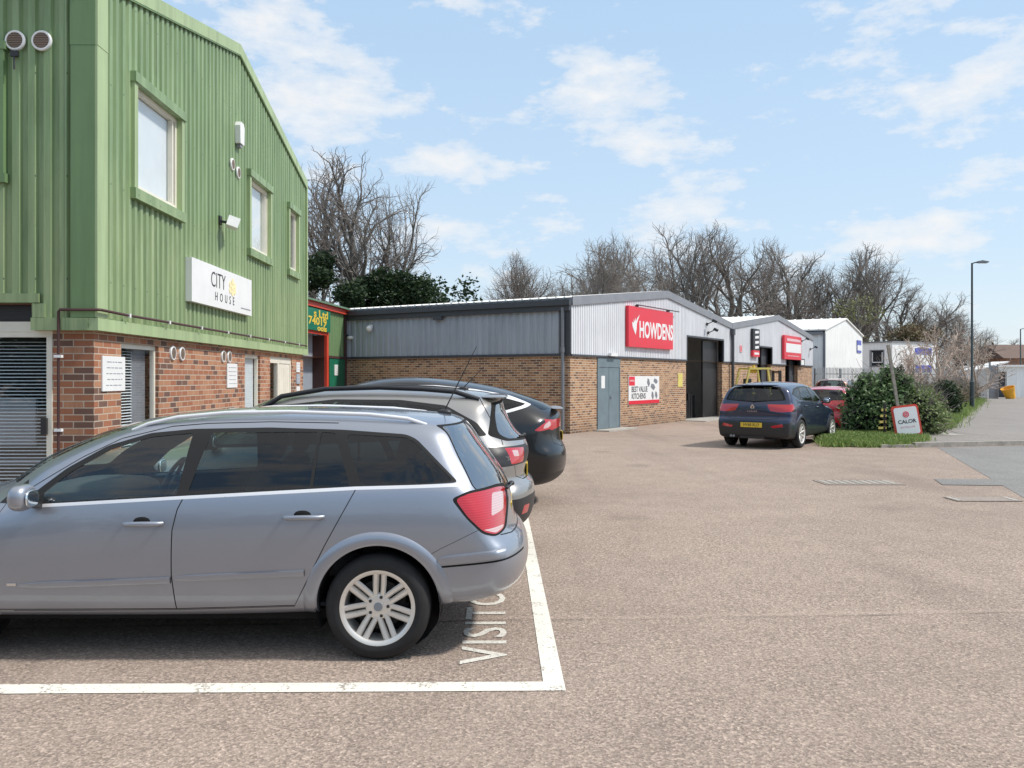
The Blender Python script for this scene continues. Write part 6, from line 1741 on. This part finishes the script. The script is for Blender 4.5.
bush('laurel_bush', 'paler open leafy bush just right of the CALOR board', [(0, 0, .7, .65, .6, .7), (.45, .3, .5, .5, .5, .5), (-.2, .3, 1.05, .5, .5, .45), (.3, .8, .9, .5, .5, .5)], 7000, .045, M['leafyel'], 240, 22, (gp(921, 24.6), 24.6, 0))
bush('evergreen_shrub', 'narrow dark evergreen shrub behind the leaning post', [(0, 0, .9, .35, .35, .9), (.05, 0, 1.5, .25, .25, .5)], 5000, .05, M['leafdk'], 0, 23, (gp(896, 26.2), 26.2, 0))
rng = np.random.default_rng(3)
def along(D0, D1, k, n):
    t = k/n; a = Vector((gp(926, 27.2), 27.2)); b = Vector((35.2, 66.0)); s = (D0+(D1-D0)*t); d = (b-a).normalized(); return a+d*s
hb = []
root = empty('clipped_hedge', (0, 0, 0)); tag(root, 'long brownish thorn hedge beside the pavement', 'hedge')
for k in range(46):
    p = along(0, 45, k, 46); h = .62+.12*rng.random(); q = Vector((-.85, .53))*.9
    hb.append((p.x+q.x, p.y+q.y, h, .95, .95, h*1.05))
leaf_cloud('foliage', hb, 26000, .06, M['leafbr'], root, 31, .6, .2); twig_cloud('stems', hb, 3500, .45, M['twig'], root, 32, .008)
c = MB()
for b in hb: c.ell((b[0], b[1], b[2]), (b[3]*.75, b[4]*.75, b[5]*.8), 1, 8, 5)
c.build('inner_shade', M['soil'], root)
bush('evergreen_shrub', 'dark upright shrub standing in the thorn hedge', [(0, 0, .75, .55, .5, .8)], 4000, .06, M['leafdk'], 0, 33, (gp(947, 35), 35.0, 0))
# grass
def grass(name, label, pts_fn, n, h, seed):
    rng = np.random.default_rng(seed); P = []
    while len(P) < n:
        p = pts_fn(rng)
        if p is not None: P.append(p)
    P = np.array(P); a = rng.random(n)*6.3; hh = h*(.4+.9*rng.random(n)); w = .010+.008*rng.random(n)
    dx, dy = np.cos(a)*w, np.sin(a)*w; lx, ly = rng.normal(0, .45, n)*hh, rng.normal(0, .45, n)*hh
    V = np.stack([P-np.stack([dx, dy, 0*dx], 1), P+np.stack([dx, dy, 0*dx], 1), P+np.stack([lx+dx*.3, ly, hh], 1), P+np.stack([lx-dx*.3, ly, hh], 1)], 1).reshape(-1, 3)
    o = np_mesh(name, V, np.arange(4*n).reshape(-1, 4), M['grass']); tag(o, label, 'grass', kind='stuff')
gpoly = [(7.62, 21.45), (8.6, 21.22), (9.7, 21.4), (10.35, 22.2), (10.9, 23.6), (10.6, 25.4), (9.6, 25.6), (8.75, 24.2), (8.1, 22.7)]
def gfn(r):
    x, y = 7.4+3.6*r.random(), 21.2+4.5*r.random()
    if not pip((x+r.normal(0, .12), y+r.normal(0, .10)), gpoly) or y < 21.2: return None
    if math.sin(x*5+y*3)*math.cos(y*4-x*2)+r.random() < -.05: return None
    return (x, y, .0+.10*min(1, max(0, (y-21.3))))
mb = MB(); mb.prism([(x*.97+.27, y*.985+.35) for x, y in gpoly], -.02, .04, 0, 'z'); mb.prism([(8.2, 22.2), (9.9, 22.2), (10.4, 23.6), (10.2, 25.2), (9.6, 25.4), (8.9, 24.2)], .04, .11, 0, 'z'); tag(mb.build('soil_bank', M['soil']), kind='structure')
grass('verge_grass', 'bright green tufty grass in front of the bush', gfn, 26000, .12, 1)
def vfn(r):
    p = along(0, 45, r.random()*r.random(), 1); u = r.normal(.25, .32); return (p.x+.85*u*.9-.25, p.y-.53*u*.9+.16, .06)
strip_ = MB(); a = along(0, 45, 0, 1); b = along(0, 45, 1, 1); n_ = Vector((-.85, .53)); strip_.prism([tuple(a-n_*.25), tuple(b-n_*.25), tuple(b+n_*2.2), tuple(a+n_*2.2)], .0, .06, 0, 'z'); tag(strip_.build('soil_strip', M['soil']), kind='structure')
grass('verge_grass', 'uneven green grass along the foot of the hedge', vfn, 26000, .24, 2)
mb = MB(); mb.face([(10, 30, .003), (34, 68, .003), (17.5, 52, .003), (8.8, 30, .003)]); 

# unseen tree belt added behind the camera to give the car windows a reflection
rng = np.random.default_rng(91); bl = []
for k in range(60):
    x = -75+150*k/60; bl.append((x, -34+rng.normal(0, 3), 3.2, 3.2, 2.5, 3.6+2.5*rng.random()))
o = leaf_cloud('added_tree_belt', bl, 26000, .45, M['leafdk'], None, 6, .3); tag(o, 'added unseen belt of dark trees behind the viewer for window reflections', 'trees', kind='stuff')
# ================================================================== SKY, LIGHT, CAMERA
EL, AZ = 50., 96.      # sun: to the right, a touch beyond square-on
w = bpy.data.worlds.new('World'); scene.world = w; w.use_nodes = True
nt = w.node_tree
for n in list(nt.nodes): nt.nodes.remove(n)
out = nt.nodes.new('ShaderNodeOutputWorld'); bg = nt.nodes.new('ShaderNodeBackground')
sky = nt.nodes.new('ShaderNodeTexSky'); sky.sky_type = 'NISHITA'; sky.sun_disc = False
sky.sun_elevation = math.radians(EL); sky.sun_rotation = math.radians(AZ); sky.air_density = 1.2; sky.dust_density = .6; sky.ozone_density = 1.5
tc = nt.nodes.new('ShaderNodeTexCoord'); v = tc.outputs['Generated']
sp = N(nt, 'ShaderNodeSeparateXYZ'); L(nt, v, sp.inputs[0])
az = mth(nt, 'ARCTAN2', sp.outputs[0], sp.outputs[1]); el = mth(nt, 'ARCSINE', sp.outputs[2])
def blob(px, py, sx, sy, amp):
    a0 = math.atan2(px-512, F); e0 = math.atan((378-py)/math.hypot(F, px-512))
    a = mth(nt, 'DIVIDE', mth(nt, 'SUBTRACT', az, a0), sx/F); b = mth(nt, 'DIVIDE', mth(nt, 'SUBTRACT', el, e0), sy/F)
    q = mth(nt, 'ADD', mth(nt, 'MULTIPLY', a, a), mth(nt, 'MULTIPLY', b, b))
    return mth(nt, 'MULTIPLY', mth(nt, 'POWER', 2.718, mth(nt, 'MULTIPLY', q, -1)), amp)
tot = None
for B_ in ((285, 25, 60, 28, .9), (340, 110, 75, 38, 1.0), (455, 160, 60, 22, .9), (290, 90, 60, 40, .6), (620, 105, 70, 34, .9), (560, 80, 45, 30, .45), (655, 150, 45, 18, .7), (555, 198, 26, 8, .6), (590, 165, 50, 10, .3),
          (725, 185, 34, 14, .65), (795, 160, 30, 12, .6), (900, 30, 60, 26, .7), (870, 65, 35, 22, .6), (980, 90, 50, 22, .7), (1010, 60, 40, 18, .5), (960, 225, 100, 22, .8), (840, 250, 90, 20, .6), (660, 225, 90, 24, .6), (470, 255, 80, 30, .55), (435, 225, 40, 12, .6), (490, 222, 28, 9, .5), (1000, 300, 90, 30, .15), (500, 5, 60, 16, .3), (1010, 165, 40, 12, .4), (650, 15, 50, 14, .35), (560, 290, 200, 30, .2)):
    b = blob(*B_); tot = b if tot is None else mth(nt, 'ADD', tot, b)
cv = N(nt, 'ShaderNodeCombineXYZ'); L(nt, az, cv.inputs[0]); L(nt, mth(nt, 'MULTIPLY', el, 2.2), cv.inputs[1])
n1 = noise(nt, cv.outputs[0], 7.5, 9, .62)
mp = N(nt, 'ShaderNodeMapping'); L(nt, cv.outputs[0], mp.inputs[0]); mp.inputs['Location'].default_value = (3, 1, 0)
n2 = noise(nt, mp.outputs[0], 24, 6, .6)
dens = mth(nt, 'ADD', mth(nt, 'MULTIPLY', tot, .52), mth(nt, 'ADD', mth(nt, 'MULTIPLY', mth(nt, 'SUBTRACT', n1, .5), 2.1), mth(nt, 'MULTIPLY', mth(nt, 'SUBTRACT', n2, .5), .62)))
dens = mth(nt, 'ADD', dens, mth(nt, 'MULTIPLY', mth(nt, 'SUBTRACT', el, .52, True), 2.2))  # extra cloud added overhead, out of view, to brighten the car roofs
mask = ramp(nt, dens, [(.17, (0, 0, 0)), (.34, (.45, .45, .45)), (.65, (.86, .86, .86))])
# elevation haze
hz = mth(nt, 'SUBTRACT', 1, mth(nt, 'MULTIPLY', el, 2.2), True)
grad = ramp(nt, mth(nt, 'MULTIPLY', el, 1.6, True), [(0, (.57, .67, .76)), (.22, (.47, .605, .76)), (.7, (.39, .555, .75)), (1, (.30, .48, .74))])
grad = mixc(nt, 1., grad, (7., 7., 7.), 'MULTIPLY')
skyc = mixc(nt, 1., sky.outputs[0], (1.7, 1.6, 1.5), 'MULTIPLY')
skyc = mixc(nt, .86, skyc, grad)
shade = mixc(nt, n2, (5.0, 5.1, 5.3), (6.0, 5.95, 5.85))
cc = mixc(nt, mask, skyc, shade)
L(nt, cc, bg.inputs[0]); bg.inputs[1].default_value = .168; L(nt, bg.outputs[0], out.inputs[0])

sd = bpy.data.lights.new('sun', 'SUN'); sd.energy = 3.7; sd.angle = math.radians(5); sd.color = (1, .95, .88)
so = bpy.data.objects.new('sun', sd); COL.objects.link(so)
e, a = math.radians(EL), math.radians(AZ)
dv = Vector((math.cos(e)*math.sin(a), math.cos(e)*math.cos(a), math.sin(e)))
so.rotation_euler = (-dv).to_track_quat('-Z', 'Y').to_euler()

cam = bpy.data.cameras.new('camera'); co = bpy.data.objects.new('camera', cam); COL.objects.link(co)
cam.sensor_width = 36; cam.lens = F/1024*36; cam.shift_y = -6/1024; cam.clip_end = 3000; cam.clip_start = .05
co.location = (0, 0, CAMH); co.rotation_euler = (PI/2, 0, 0); scene.camera = co
scene.view_settings.view_transform = 'Standard'; scene.view_settings.look = 'None'; scene.view_settings.exposure = 0; scene.view_settings.gamma = 1
scene.cycles.transparent_max_bounces = 16; scene.cycles.max_bounces = 8
